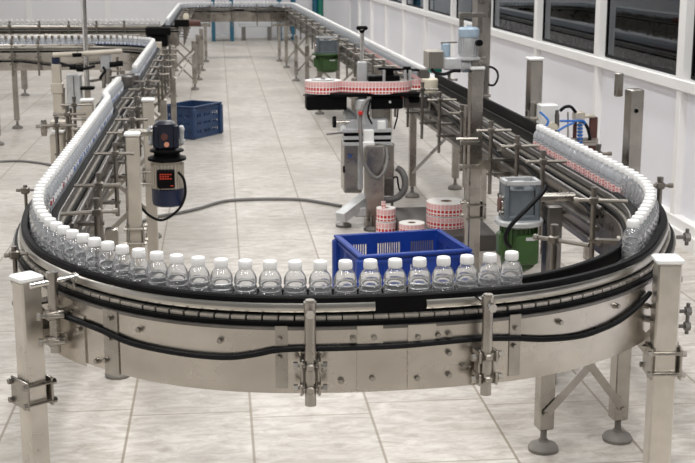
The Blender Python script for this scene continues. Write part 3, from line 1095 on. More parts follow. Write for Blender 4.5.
farl = conveyor('far_straight_conveyor', 'short straight conveyor between the far bend and the back cross lane, on braced legs', FARL, [(-0.29, 17.6), (-0.66, 17.6), (-0.32, 16.3), (-0.70, 16.3), (-0.26, 19.0), (-0.66, 19.0)], [((-0.29, 17.55, 0.12), (-0.66, 17.55, 0.5)), ((-0.66, 17.54, 0.12), (-0.29, 17.54, 0.5)), ((-0.32, 16.25, 0.12), (-0.70, 16.25, 0.5)), ((-0.26, 18.9, 0.12), (-0.66, 18.9, 0.5))], [], [], slat=0.06, legw=0.06)
for y in (16.6, 17.1, 17.8, 18.5, 19.3, 20.2):
    guide_bracket(farl, FARL, near_s(FARL, -0.6, y), -1, o=0.19, ztop=0.88, zbot=0.55, zrod=0.86)
backx = conveyor('back_cross_conveyor', 'long cross conveyor with its bottle row against the white back wall', BACKX, [(-0.575, 15.46), (-2.4, 15.8), (-4.0, 15.9), (-0.78, 15.70)], [((-0.575, 15.44, 0.15), (-0.32, 16.2, 0.5)), ], [], [], slat=0.06, legw=0.07)
for px in (9, 39, 69, 97, 125):
    p = A(px, 25, 15.7)
    guide_bracket(backx, BACKX, near_s(BACKX, p.x, 15.9), -1, o=0.17, ztop=0.90, zbot=0.50, zrod=0.86, r=0.012)
MB().tube([(-5.6, 15.94, 0.845), (-0.7, 15.70, 0.845)], 0.016, 8).build('guide_rod', STEEL, backx)
MB().tube([(-5.6, 15.90, 0.74), (-0.7, 15.67, 0.74)], 0.014, 8).build('guide_rod', STEEL, backx)
p = A(158, 30, 15.6)
MB().box((p.x, 15.64, 0.79), (0.30, 0.12, 0.10), ch=0.01).box((p.x - 0.02, 15.66, 0.67), (0.26, 0.10, 0.14), ch=0.01).build('drive_cover', BLACK, backx)
support_post(backx, A(158, 60, 15.5).x, 15.5, 0.68, 0.10, m=BEIGE, cap=False)


# ------------------------------------------------------------------ bottles
def bottle_prof():
    pr_ = [(0.020, 0.000), (0.0265, 0.0015), (0.0298, 0.006), (0.0305, 0.010)]
    for z in (0.019, 0.034, 0.049, 0.064):
        pr_ += [(0.0308, z - 0.0050), (0.0302, z - 0.0034), (0.0276, z - 0.0008), (0.0276, z + 0.0008), (0.0302, z + 0.0034), (0.0308, z + 0.0050)]
    pr_ += [(0.0307, 0.073), (0.0300, 0.079), (0.0282, 0.086), (0.0250, 0.0930), (0.0207, 0.0995), (0.0170, 0.1035), (0.0152, 0.1060), (0.0140, 0.1090)]
    return pr_


def cap_prof():
    return [(0.0172, 0.1070), (0.0178, 0.1080), (0.0179, 0.1255), (0.0170, 0.1283), (0.0147, 0.1293)]


def proto(with_label, n=22):
    pr_ = bottle_prof()
    mb_ = MB()
    if with_label == 0:
        t_ = 0.0011
        inner = [(max(0.004, min(r_ - t_, 0.0262)), z_ + (t_ if i_ < 3 else 0)) for i_, (r_, z_) in enumerate(pr_)]
        full = [(0.0005, 0.0)] + pr_ + [(pr_[-1][0] - t_, pr_[-1][1])] + inner[::-1][1:] + [(0.0005, t_)]
        mb_.lathe(full, (0, 0, 0), 40, caps=False)
    else:
        mb_.lathe(pr_, (0, 0, 0), n)
    o = mb_.build('water_bottle', SHELL if with_label == 0 else CLEAR, None)
    c = MB()
    c.lathe(cap_prof(), (0, 0, 0), n)
    for k in range(22):
        t = 2 * PI * k / 22
        c.box((0.0180 * math.cos(t), 0.0180 * math.sin(t), 0.1165), (0.0010, 0.0014, 0.014), t)
    c.build('cap', CAPW, o)
    if with_label:
        MB().lathe([(0.0311, 0.026 if with_label == 2 else 0.046), (0.0311, 0.054 if with_label == 2 else 0.068)], (0, 0, 0), n, caps=False, per=11 if with_label == 2 else 6).build('label', {1: BANDB, 2: BAND, 3: BANDR}[with_label], o)
    return o


pro = {0: proto(0), 1: proto(1), 2: proto(2), 3: proto(3)}
used = set()


def bottle(x, y, kind, label, group):
    if kind not in used:
        o = pro[kind]
        used.add(kind)
    else:
        o = copy_tree(pro[kind])
    o.location = (x, y, ZB + 0.0006)
    o.rotation_euler = (0, 0, random.uniform(0, 6.28))
    return tag(o, label, 'bottle', group)


ORD = 'first second third fourth fifth sixth seventh eighth ninth tenth eleventh twelfth thirteenth fourteenth fifteenth sixteenth seventeenth eighteenth nineteenth twentieth'.split()
NB = 0
# front row, from its open end by the green motor
s_end = near_s(BEND, 0.770, 3.19)
i = 0
s = s_end
while s > 0.0:
    (x, y), n, d = at_s(BEND, s)
    if i < 20:
        lab = 'clear water bottle, %s in the front row from the gap by the green motor' % ORD[i]
        grp = 'bottles in the front row'
    else:
        lab = 'clear water bottle crowded where the front bend meets the lane beside the blue motor'
        grp = 'bottles in the tight end of the bend'
    bottle(x, y, 0, lab, grp)
    NB += 1
    i += 1
    s -= 0.0655
s_left = LL + s
# window-side cluster in the bend and on to the sensor box
s = near_s(BEND, 1.23, 3.56)
first = True
while s < Lb:
    (x, y), n, d = at_s(BEND, s)
    bottle(x, y, 0, 'clear water bottle leading the window-side line, just beyond the gap' if first else 'clear water bottle packed on the bend just behind the leader of the window-side line', None if first else 'bottles on the window side of the bend')
    first = False
    NB += 1
    s += 0.0625
s -= Lb
while s < 1.30:
    (x, y), n, d = at_s(RIGHT, s)
    bottle(x, y, 2, 'water bottle with red label band in the short line passing the sensor box', 'bottles passing the sensor box')
    NB += 1
    s += 0.0625
# the lane beside the blue motor
s = s_left
while s > LL - 2.75:
    (x, y), n, d = at_s(LEFT, s)
    bottle(x, y, 3 if y < 5.05 else 1, 'water bottle in the long packed line beside the blue motor', 'bottles in the packed line')
    NB += 1
    s -= 0.0625
s -= 0.012
while s > LL - 4.0:
    (x, y), n, d = at_s(LEFT, s)
    bottle(x, y, 1, 'water bottle in the short sidestepped line just past the coder pole', 'bottles in the sidestepped line')
    NB += 1
    s -= 0.0625
s = LL - 4.85
while s > 0:
    (x, y), n, d = at_s(LEFT, s)
    bottle(x, y, 1, 'water bottle between the gap at the coder and the corner of the cross lane', 'bottles before the corner')
    NB += 1
    s -= 0.0625
s = plen(NEARX) - 0.05
while s > 0 and NB < 215:
    (x, y), n, d = at_s(NEARX, s)
    bottle(x, y, 1, 'small looking water bottle on the nearer of the two cross lanes', 'bottles on the nearer cross lane')
    NB += 1
    s -= 0.0640
s = 0.25
LB_ = plen(BACKX)
while s < LB_ and s < 2.4:
    (x, y), n, d = at_s(BACKX, s)
    bottle(x, y, 0, 'tiny water bottle on the back cross lane against the white wall', 'bottles on the back cross lane')
    NB += 1
    s += 0.0640
s = 4.30
LR = plen(RIGHT)
while NB < 300:
    (x, y), n, d = at_s(RIGHT, s)
    bottle(x, y, 2, 'water bottle in the dense line between the label machine and the far bend, nearer half', 'bottles beyond the label machine')
    NB += 1
    s += 0.0625
# what is left far away is one mass
mb = MB()


def low(x, y):
    mb.lathe([(0.029, 0.0), (0.0305, 0.01), (0.0305, 0.074), (0.022, 0.097), (0.014, 0.108)], (x, y, ZB + 0.0008), 10, mi=0)
    mb.lathe([(0.0178, 0.107), (0.0178, 0.127), (0.0147, 0.129)], (x, y, ZB + 0.0008), 10, mi=1)


def run(path, s0, s1, step=0.0635):
    s_ = s0
    while s_ < s1:
        p_, n_, d_ = at_s(path, s_)
        low(*p_)
        s_ += step


run(RIGHT, s, LR)
run(FARX, 0.03, plen(FARX))
run(FARL, 0.03, plen(FARL) - 0.02)
run(BACKX, 2.46, LB_)
o = mb.build('far_bottles', [CLEAR, CAPW], None, org=(0.3, 21.6, 0))
tag(o, 'continuous mass of far white-capped bottles round the far bend', 'bottles', kind='stuff')


# ------------------------------------------------------------------ crates
def crate(label, c, w, d, h, rz, m, slots_long, rim=0.022, t=0.012, group=None):
    root = thing('crate', (c[0], c[1], 0), label, 'crate', group)
    R = Matrix.Rotation(rz, 3, 'Z')
    C = Vector((c[0], c[1], 0))
    L = lambda x, y, z: C + R @ Vector((x, y, z))
    MB().box(L(0, 0, 0.014), (w - 0.02, d - 0.02, 0.012), rz).build('bottom', m, root, False)
    for ax in (0, 1):
        for sd in (-1, 1):
            ln = w if ax == 0 else d
            mb = MB()

            def bar(u0, u1, z0, z1, th=t):
                u, z = (u0 + u1) / 2, (z0 + z1) / 2
                pos = (u, sd * (d / 2 - t / 2), z) if ax == 0 else (sd * (w / 2 - t / 2), u, z)
                dim = (u1 - u0, th, z1 - z0) if ax == 0 else (th, u1 - u0, z1 - z0)
                mb.box(L(*pos), dim, rz)
            hl = ln / 2
            zs = slots_long
            z_prev = 0.0
            for (za, zb, groups, per) in zs:
                bar(-hl, hl, z_prev, za * h)
                # the slotted band: solid spans and thin bars
                gl = ln / groups
                for g_ in range(groups):
                    u0 = -hl + gl * g_
                    m0, m1 = u0 + gl * 0.16, u0 + gl * 0.84
                    bar(u0, m0, za * h, zb * h)
                    bar(m1, u0 + gl, za * h, zb * h)
                    if per > 1:
                        st = (m1 - m0) / per
                        for k in range(1, per):
                            bar(m0 + st * k - st * 0.22, m0 + st * k + st * 0.22, za * h, zb * h, t * 0.8)
                z_prev = zb * h
            bar(-hl, hl, z_prev, h)
            mb.build('side_wall', m, root, False)
    rm = MB()
    for sd in (-1, 1):
        rm.box(L(0, sd * (d / 2 + rim / 2 - 0.004), h - 0.006), (w + 2 * rim - 0.008, rim, 0.014), rz, ch=0.003)
        rm.box(L(sd * (w / 2 + rim / 2 - 0.004), 0, h - 0.006), (rim, d + 0.001, 0.014), rz, ch=0.003)
        rm.box(L(0, sd * (d / 2 + 0.004), h * 0.89), (w + 0.016, 0.010, 0.012), rz)
        rm.box(L(sd * (w / 2 + 0.004), 0, h * 0.89), (0.010, d + 0.016, 0.012), rz)
    rm.build('rim', m, root, False)
    for sx in (-1, 1):
        for sy in (-1, 1):
            MB().box(L(sx * (w / 2 + 0.002), sy * (d / 2 + 0.002), h * 0.48), (0.05, 0.05, h * 0.94), rz, ch=0.012).build('corner_post', m, root, False)
    return root


crate('bright blue slotted plastic crate lying empty on the floor behind the front bottle row', (0.885, 6.03), 0.54, 0.45, 0.30, math.radians(9), BLUE, [(0.14, 0.42, 3, 9), (0.62, 0.83, 3, 10)])
crate('faded navy ribbed plastic crate on the aisle floor beyond the blue motor', (-0.27, 12.06), 0.46, 0.33, 0.31, math.radians(57), NAVY, [(0.16, 0.26, 3, 3), (0.42, 0.50, 3, 3), (0.64, 0.76, 3, 3)])


# ------------------------------------------------------------------ label reels on the dark plate
pa = [G(392, 236, 0.10), G(497, 236, 0.10), G(497, 205, 0.10), G(392, 203, 0.10)]
x0, x1 = 1.075, 1.60
mb = MB().box(((x0 + x1) / 2, 7.46, 0.05), (x1 - x0, 0.86, 0.10), ch=0.006)
pt = thing('pallet_plate', ((x0 + x1) / 2, 7.46, 0), 'low dark grey platform under the label reels at the label machine', 'platform')
mb.build('deck', PLINTH, pt)


def reel(x, y, z, r, h, label, group=None, hole=0.03, per=None, tail=False):
    root = thing('label_reel', (x, y, z), label, 'label reel', group)
    n = 36
    per = per or round(2 * PI * r / 0.024)
    MB().lathe([(r, 0.001), (r, h * 0.98)], (x, y, z), n, caps=False, per=per).build('film', FILM, root)
    mb = MB()
    for zz, up in ((h * 0.98, 1), (0.001, -1)):
        mb.lathe([(hole, zz), (r, zz)], (x, y, z), n, caps=False)
    mb.lathe([(hole, 0.001), (hole, h * 0.98)], (x, y, z), n, caps=False)
    c = mb.build('wound_face', CARD, root)
    MB().lathe([(hole * 0.98, 0.002), (hole * 0.98, h * 0.985), (hole * 0.72, h * 0.985), (hole * 0.72, 0.002)], (x, y, z), 24, caps=False).build('core', CARDB, root)
    return root


zt = 0.10
c = G(446, 226, zt)
k = 1250.0
sc = 7.25 / 1250
pB = A(446, 216, 7.3)
reel(pB.x, 7.30, 0.10, 0.119, 0.074, 'large red and white label reel lying under another wide reel', hole=0.035)
reel(pB.x, 7.30, 0.176, 0.119, 0.078, 'large red and white label reel on top of the wide two-reel stack', hole=0.035)
pA = A(384.5, 216, 7.58)
reel(pA.x + 0.008, 7.56, 0.0, 0.064, 0.084, 'small label reel on the floor under the narrow two-reel stack by the machine post', hole=0.022)
rt_ = reel(pA.x + 0.006, 7.56, 0.086, 0.060, 0.082, 'small label reel on top of the narrow stack, film tail sticking up', hole=0.022)
MB().strip([(pA.x - 0.026, 7.53), (pA.x - 0.014, 7.522), (pA.x - 0.001, 7.528)], 0.165, 0.215, 0.002, 60).build('film_tail', FILM, rt_)
pC = A(411, 222, 7.16)
reel(pC.x, 7.13, 0.10, 0.076, 0.062, 'single low label reel lying between the narrow and the wide reel stacks', hole=0.026)
pD = A(479, 220, 7.45)
rd = reel(1.525, 7.50, 0.10, 0.062, 0.085, 'label reel half hidden behind the tall steel post', hole=0.022)
MB().strip([(1.49, 7.46), (1.505, 7.445), (1.525, 7.46)], 0.18, 0.245, 0.002, 60).build('film_tail', FILM, rd)


# ------------------------------------------------------------------ gearmotors
def gearmotor_green(label, x, y, zb, zf, zt, r, small=False):
    root = thing('gearmotor', (x, y, zb), label, 'motor', None)
    prof = [(r * 0.72, zb), (r * 0.93, zb + 0.012), (r * 0.97, zb + 0.03), (r, zb + 0.04), (r, zf - 0.02), (r * 0.85, zf - 0.02), (r * 0.85, zf)]
    mb = MB().lathe(prof, (x, y, 0), 28)
    mb.build('motor_body', GREEN, root)
    mb = MB()
    for kf in range(26):
        t = 2 * PI * kf / 26
        mb.box((x + math.cos(t) * r, y + math.sin(t) * r, (zb + zf) / 2 + 0.045), (0.012, 0.005, (zf - zb) * 0.42), t)
    mb.build('cooling_fins', GREEN, root)
    mb = MB().lathe([(r * 1.05, zf - 0.018), (r * 1.36, zf - 0.008), (r * 1.38, zf + 0.006), (r * 1.32, zf + 0.012)], (x, y, 0), 30)
    mb.build('flange', LGREY if not small else GREEN, root)
    mb = MB().box((x + r * 0.25, y - r * 0.98, (zb + zf) / 2 - 0.005), (r * 1.3, r * 0.5, (zf - zb) * 0.62), ch=0.008)
    tb = mb.build('terminal_box', GREEN, root)
    MB().box((x + r * 0.38, y - r * 1.24, zf - 0.055), (r * 0.52, 0.004, 0.013)).build('rating_plate', LGREY, tb)
    MB().box((x - r * 1.0, y - r * 0.15, (zb + zf) / 2 + 0.01), (r * 0.5, r * 0.9, (zf - zb) * 0.5), ch=0.008).build('junction_box', GREEN, root)
    hh = zt - zf
    g = MB()
    for sx in (-1, 1):
        g.box((x + sx * r * 0.88, y, zf + hh / 2), (r * 0.22, r * 1.5, hh), 0.0, ch=0.006)
        for sy in (-1, 1):
            g.box((x + sx * r * 0.88, y + sy * r * 0.66, zf + hh / 2), (r * 0.30, r * 0.26, hh + 0.006), ch=0.006)
    g.box((x, y, zf + hh / 2 - 0.008), (r * 1.6, r * 1.1, hh * 0.80), ch=0.008)
    g.box((x, y, zf + 0.016), (r * 1.9, r * 1.5, 0.03), ch=0.006)
    gb = g.build('gearbox', GREYP, root)
    g = MB()
    for sx in (-1, 1):
        g.beam((x + sx * r * 0.9, y - r * 0.75, zt), (x + sx * r * 0.9, y + r * 0.75, zt), 0.016, 0.014)
    for sy in (-1, 1):
        g.beam((x - r * 0.95, y + sy * r * 0.72, zt), (x + r * 0.95, y + sy * r * 0.72, zt), 0.016, 0.014)
    g.box((x - r * 0.1, y - r * 0.1, zt - 0.006), (r * 0.6, r * 0.5, 0.012))
    g.build('mount_frame', LGREY, gb)
    # round output cover on the aisle side
    zc = zf + hh * 0.45
    cx = x - r * 0.99
    g = MB().cyl((cx + 0.006, y - r * 0.1, zc), (cx - 0.012, y - r * 0.1, zc), r * 0.52, 26)
    ring = g.build('output_ring', BRIGHT, gb)
    MB().cyl((cx - 0.010, y - r * 0.1, zc), (cx - 0.017, y - r * 0.1, zc), r * 0.38, 22).build('output_shaft', BROWN, ring)
    g = MB()
    for a_ in range(4):
        t = PI / 4 + a_ * PI / 2
        g.cyl((cx, y - r * 0.1 + math.cos(t) * r * 0.62, zc + math.sin(t) * r * 0.60), (cx - 0.014, y - r * 0.1 + math.cos(t) * r * 0.62, zc + math.sin(t) * r * 0.60), r * 0.13, 10)
    g.build('cover_bolt', DARKSTEEL, gb)
    return root


YG = 4.75
pg = A(519, 222, YG)
zbm, zfm, ztm = A(519, 272, YG - 0.06).z, A(519, 221, YG).z, A(519, 181, YG).z
gm = gearmotor_green('large green motor under a grey gearbox on the window-side lane, next to the blue crate', pg.x, YG, zbm, zfm, ztm, 0.070)
MB().cyl((pg.x + 0.06, YG + 0.02, zfm + 0.09), (1.40, YG + 0.02, zfm + 0.09), 0.018, 12).build('drive_shaft', STEEL, gm)
MB().tube(smooth_pts([A(546, 186, YG - 0.08), A(543, 192, YG - 0.10), A(528, 208, YG - 0.13), A(513, 223, YG - 0.14), A(506, 234, YG - 0.13), A(506, 242, YG - 0.12), A(510, 247, YG - 0.09)]), 0.0085, 10).build('power_cable', RUBBER, gm)
# short steel stand post beside the green motor belongs to the lane
p = A(553, 205, 4.72)
MB().box((p.x, p.y, p.z / 2), (0.062, 0.062, p.z), 0.1, ch=0.005).build('stub_post', DARKSTEEL, right)

YF = 13.2
pf = A(327, 55, YF)
gf = gearmotor_green('small far green motor with grey gearbox hanging under the window-side lane', pf.x, YF, A(327, 72, YF).z, A(327, 54, YF).z, A(327, 37, YF).z, 0.115, True)
MB().cyl((pf.x + 0.08, YF, pf.z + 0.08), (1.30, YF, pf.z + 0.08), 0.02, 10).build('drive_shaft', STEEL, gf)

YM = 6.4
pm = A(167, 160, YM)
x, y = pm.x, YM
Zm = lambda py: A(167, py, YM).z
bm = thing('gearmotor', (x, y, Zm(205)), 'dark navy and black motor hanging upright beside the lane over the aisle floor cable', 'motor')
r = 0.083
mb = MB().lathe([(r * 0.80, Zm(205)), (r * 0.95, Zm(203.5)), (r, Zm(200)), (r, Zm(188)), (r * 0.93, Zm(187))], (x, y, 0), 30)
mb.build('fan_cover', NAVYM, bm)
mb = MB().lathe([(r * 0.93, Zm(188)), (r * 0.93, Zm(162)), (r * 0.98, Zm(160))], (x, y, 0), 30)
for kf in range(30):
    t = 2 * PI * kf / 30
    mb.box((x + math.cos(t) * r * 0.96, y + math.sin(t) * r * 0.96, (Zm(188) + Zm(162)) / 2), (0.012, 0.005, Zm(163) - Zm(187)), t)
mb.build('motor_body', BEIGE, bm)
mb = MB().lathe([(r * 1.02, Zm(160.5)), (r * 1.18, Zm(159.5)), (r * 1.18, Zm(157)), (r * 0.8, Zm(155)), (r * 0.78, Zm(151.5)), (r * 1.05, Zm(151)), (r * 1.05, Zm(149.5)), (r * 0.7, Zm(148))], (x, y, 0), 30)
mb.build('flange', BLACK, bm)
tb = MB().box((x - 0.005, y - r * 0.98, (Zm(185) + Zm(167)) / 2), (0.088, 0.05, Zm(167) - Zm(185)), ch=0.006).build('terminal_box', BLACK, bm)
zc = (Zm(185) + Zm(167)) / 2
mb = MB()
for row, (w_, dz) in enumerate(((5, 0.022), (4, 0.011), (5, 0.0))):
    for q_ in range(w_):
        mb.box((x - 0.030 + q_ * 0.0125, y - r * 0.98 - 0.026, zc + dz + 0.004), (0.009, 0.002, 0.006))
mb.build('printed_marks', ORANGE, tb)
MB().box((x + 0.025, y - r * 0.98 - 0.026, zc - 0.032), (0.016, 0.002, 0.004)).build('printed_dash', ORANGE, tb)
gb = MB().box((x - 0.005, y, (Zm(149) + Zm(121)) / 2), (0.105, 0.10, Zm(121) - Zm(149)), ch=0.012)
for sx in (-1, 1):
    gb.box((x + sx * 0.05, y - 0.04, (Zm(147) + Zm(124)) / 2), (0.03, 0.03, Zm(124) - Zm(147)), ch=0.006)
gb = gb.build('gearbox', NAVYD, bm)
MB().cyl((x + 0.003, y - 0.045, Zm(143)), (x + 0.003, y - 0.060, Zm(143)), 0.013, 16).build('oil_plug', PEACH, gb)
MB().cyl((x - 0.008, y - 0.045, Zm(135.5)), (x - 0.008, y - 0.058, Zm(135.5)), 0.018, 16).build('level_plug', BROWN, gb)
mb = MB()
for sx in (-1, 1):
    mb.box((x + sx * 0.078, y + 0.01, (Zm(147) + Zm(124)) / 2), (0.022, 0.05, 0.10), ch=0.006)
    for dz in (-0.03, 0.03):
        mb.cyl((x + sx * 0.086, y - 0.03, (Zm(147) + Zm(124)) / 2 + dz), (x + sx * 0.086, y + 0.03, (Zm(147) + Zm(124)) / 2 + dz), 0.008, 8)
mb.build('torque_arm', LGREY, gb)
MB().cyl((x - 0.05, y, Zm(132)), (-0.52, y, Zm(132)), 0.02, 12).build('drive_shaft', STEEL, bm)
MB().tube(smooth_pts([A(178, 172, YM - 0.1), A(184, 180, YM - 0.1), A(185, 196, YM - 0.08), A(178, 210, YM - 0.02), A(163, 220, YM), A(150, 216, YM), A(141, 207, YM), A(138, 200, YM)]), 0.007, 8).build('power_cable', RUBBER, bm)

# small reddish motor by the back cross lane
YQ = 15.75
p = A(190, 23, YQ)
rm_ = thing('gearmotor', (p.x, YQ, p.z), 'small reddish brown motor with cream end cap at the corner of the back cross lane', 'motor')
MB().cyl((p.x - 0.02, YQ, p.z), (p.x + 0.13, YQ, p.z), 0.038, 16).build('motor_body', BROWN, rm_)
MB().box((p.x - 0.10, YQ, p.z), (0.18, 0.09, 0.09), ch=0.01).build('gearbox', BLACK, rm_)
p2 = A(186, 17, YQ)
MB().lathe([(0.02, p2.z - 0.06), (0.034, p2.z - 0.04), (0.036, p2.z + 0.02), (0.022, p2.z + 0.045)], (p2.x, YQ, 0), 14).build('end_cap', CREAM, rm_)


# ------------------------------------------------------------------ floor cables
p = [G(*q, 0.012) for q in ((140, 222), (155, 217), (178, 213), (200, 208), (218, 202.5), (235, 200), (265, 199), (300, 199.5), (325, 203), (341, 206))]
o = MB().tube(smooth_pts(p), 0.011, 8).build('floor_cable', GREYHOSE, None, org=p[4])
tag(o, 'thick dark cable curving across the aisle floor from the blue motor to the label machine', 'cable')
p = [G(*q, 0.010) for q in ((-20, 162), (0, 161.5), (20, 161), (40, 163), (56, 166), (70, 168))]
o = MB().tube(smooth_pts(p), 0.010, 8).build('floor_cable', GREYHOSE, None, org=p[2])
tag(o, 'thin cable on the pale floor under the cross lanes outside the packed line', 'cable')


# ------------------------------------------------------------------ the label machine
YL = 8.0
B = lambda px, py, dy=0.0: A(px, py, YL + dy)
lm = thing('label_machine', (0.93, 7.95, 0), 'label applicator on a steel cabinet stand with red and white film reel on top', 'machine')


def pxbox(root, name, m, x0, y0, x1, y1, Y, depth, rz=0.0, ch=0.006):
    a, b = A(x0, y0, Y), A(x1, y1, Y)
    return MB().box(((a.x + b.x) / 2, Y + depth / 2, (a.z + b.z) / 2), (abs(b.x - a.x), depth, abs(a.z - b.z)), rz, ch=ch).build(name, m, root)


cab = pxbox(lm, 'cabinet', STEEL, 344, 143, 362, 193, YL - 0.02, 0.22)
MB().cyl(B(350, 156, -0.022), B(350, 156, -0.030), 0.012, 12).build('cabinet_lock', PRINTB, cab)
pxbox(cab, 'cabinet_hinge', BLACK, 343, 166, 345, 173, YL - 0.03, 0.02)
pxbox(lm, 'column', STEEL, 366, 146, 384, 231, YL - 0.26, 0.10)
pxbox(lm, 'rear_column', STEEL, 384, 145, 394, 190, YL - 0.02, 0.14)
pxbox(lm, 'control_box', DARKSTEEL, 380, 178, 394, 196, YL - 0.04, 0.12)
pxbox(lm, 'guide_profile', LGREY, 358, 141, 363, 190, YL - 0.06, 0.03)
# slotted aluminium rails
for yy in (131, 138, 144):
    pxbox(lm, 'slide_rail', LGREY, 343, yy - 1.3, 392, yy + 1.3, YL - 0.16, 0.05, ch=0.002)
pxbox(lm, 'slide_slot', BLACK, 344, 132.5, 391, 143, YL - 0.14, 0.03, ch=0.002)
pxbox(lm, 'clamp_block', WHITE, 364, 130, 374, 144, YL - 0.20, 0.05)
pxbox(lm, 'carriage', LGREY, 346, 120, 388, 130, YL - 0.12, 0.10)
pxbox(lm, 'carriage_block', WHITE, 340, 125, 346, 133, YL - 0.12, 0.06)
pxbox(lm, 'carriage_block', WHITE, 378, 121, 386, 131, YL - 0.16, 0.06)
pxbox(lm, 'clamp_block', WHITE, 363, 142, 375, 148, YL - 0.22, 0.05)
MB().beam(B(326, 134, -0.1), B(344, 132, -0.1), 0.05, 0.012).build('crank_arm', STEEL, lm)
q = B(334, 122, -0.12)
hw = MB().cyl(q - Vector((0.008, 0, 0)), q + Vector((0.012, 0, 0)), 0.036, 20).build('hand_wheel', BLACK, lm)
MB().cyl(q, q + Vector((0.10, 0, 0)), 0.008, 8).build('wheel_shaft', STEEL, hw)
# neck and slanted motor between the stand and the head
mb = MB().lathe([(0.040, B(360, 122).z), (0.040, B(360, 108).z), (0.052, B(360, 107).z), (0.052, B(360, 98).z), (0.044, B(360, 97).z)], (B(361, 110).x, YL - 0.10, 0), 20)
mb.build('neck', LGREY, lm)
MB().cyl(B(346, 112, 0.05), B(358, 121, -0.02), 0.035, 16).build('feed_motor', LGREY, lm)
pxbox(lm, 'neck_plate', STEEL, 372, 104, 390, 122, YL - 0.02, 0.05)
# head: black plates and boxes
pxbox(lm, 'head_box', BLACK, 306.5, 96, 347, 110, YL - 0.10, 0.16)
pxbox(lm, 'head_box', BLACK, 370, 97, 403, 109, YL - 0.10, 0.14)
MB().cyl(A(390, 102, YL - 0.105), A(390, 102, YL - 0.11), 0.008, 10).build('head_bolt', WHITE, lm)
pxbox(lm, 'head_plate', BLACK, 330, 93.5, 420, 96.5, YL - 0.14, 0.26)
pxbox(lm, 'head_block', BLACK, 383, 69, 394, 80, YL, 0.07)
pxbox(lm, 'head_block', BLACK, 369, 76, 400, 82, YL - 0.02, 0.10)
a, b = B(378, 68.5), B(419, 70)
MB().beam(a, b, 0.05, 0.014).cyl(B(407, 66.5), B(407, 73), 0.026, 14).build('top_arm', BLACK, lm)
for px in (384, 405, 410):
    MB().cyl(B(px, 96, -0.03), B(px, 70, -0.03), 0.010, 10).build('roller_post', LGREY, lm)
pxbox(lm, 'tension_block', DARKSTEEL, 419, 69, 430, 78, YL - 0.03, 0.08)
# height column with T-handle
p = B(362, 80, 0.05)
MB().box((p.x, p.y, (B(362, 100).z + B(362, 62).z) / 2), (0.062, 0.05, B(362, 62).z - B(362, 100).z), ch=0.006).build('height_column', LGREY, lm)
p0, p1 = B(362, 64, 0.05), B(362, 29, 0.05)
sp = MB().cyl(p0, p1, 0.013, 12).build('spindle', BRIGHT, lm)
MB().box((p1.x, p1.y, p1.z + 0.006), (0.076, 0.026, 0.026), ch=0.010).lathe([(0.012, p1.z - 0.028), (0.020, p1.z - 0.006)], (p1.x, p1.y, 0), 12).build('t_handle', BLACK, sp)
# film reel and web
pr_ = B(321.5, 86, 0.12)
rr = 0.117
zr0, zr1 = B(321, 92.5).z, B(321, 80.0).z
fr_ = MB().lathe([(rr, zr0), (rr, zr1)], (pr_.x, YL + 0.0, 0), 36, caps=False, per=34).build('film_reel', FILM, lm)
MB().lathe([(0.03, zr1 - 0.001), (rr, zr1 - 0.001)], (pr_.x, YL, 0), 36, caps=False).lathe([(0.03, zr0 + 0.001), (rr, zr0 + 0.001)], (pr_.x, YL, 0), 36, caps=False).build('wound_face', CARD, fr_)
MB().lathe([(0.0, zr1 + 0.006), (0.075, zr1 + 0.006), (0.075, zr1 + 0.002)], (pr_.x, YL, 0), 24, caps=False).build('reel_disc', LGREY, fr_)
MB().cyl((pr_.x, YL, zr0 - 0.05), (pr_.x, YL, zr1 + 0.012), 0.014, 12).build('reel_spindle', DARKSTEEL, fr_)
w2 = [B(340, 88, -0.05), B(352, 88, -0.10), B(370, 88, -0.135), B(388, 88, -0.14), B(402, 88, -0.12), B(408, 88, -0.09), B(412, 88, -0.02), B(422, 88, 0.0)]
w2 = smooth_pts([Vector((q.x, q.y, 0)) for q in w2], 4)
MB().strip([(q.x, q.y) for q in w2], zr0, zr1, 0.002, 46).build('film_web', FILM, lm)
cr_ = B(429, 85, 0.0)
dr = MB().lathe([(0.050, B(429, 92).z), (0.054, B(429, 90.5).z), (0.054, B(429, 79).z), (0.046, B(429, 78).z)], (cr_.x, YL - 0.02, 0), 24).build('dispense_roller', CREAM, lm)
MB().cyl((cr_.x, YL - 0.05, B(427, 118).z), (cr_.x, YL - 0.05, B(427, 92).z), 0.010, 10).build('roller_spindle', STEEL, dr)
MB().tube([B(402, 92, -.10), B(402, 97, -.12)], 0.006, 8).build('red_tail', RED, lm)
pxbox(lm, 'head_support', DARKSTEEL, 404, 97, 428, 108, YL - 0.02, 0.10)
# support leg of the head
pxbox(lm, 'tension_motor', BLACK, 410, 96, 420, 103, YL - 0.08, 0.05)
# hoses
MB().tube(smooth_pts([B(370, 98, -0.16), B(364, 104, -0.2), B(360.5, 116, -0.24), B(360.5, 130, -0.27), B(361, 145, -0.3), B(363, 160, -0.3), B(369, 172, -0.3), B(377, 178, -0.3), B(384, 172, -0.3), B(387, 160, -0.25), B(386, 148, -0.2)]), 0.012, 10).build('hose', GREYHOSE, lm)
for py in (113, 131):
    q = B(360.5, py, -0.255)
    MB().cyl(q - Vector((0, 0, 0.010)), q + Vector((0, 0, 0.010)), 0.015, 10).build('hose_clip', RED, lm)
MB().tube(smooth_pts([B(397, 168, 0.0), B(402, 172, -0.02), B(405, 180, -0.05), B(404, 190, -0.06), B(398, 197, -0.06), B(388, 200, -0.06), B(380, 199, -0.04)]), 0.022, 12).build('hose', GREYHOSE, lm)
MB().tube(smooth_pts([B(393, 178, -0.05), B(397, 177, -0.06), B(398, 183, -0.06), B(399, 188, -0.06), B(401, 193, -0.05)]), 0.006, 8).build('cable', RUBBER, lm)
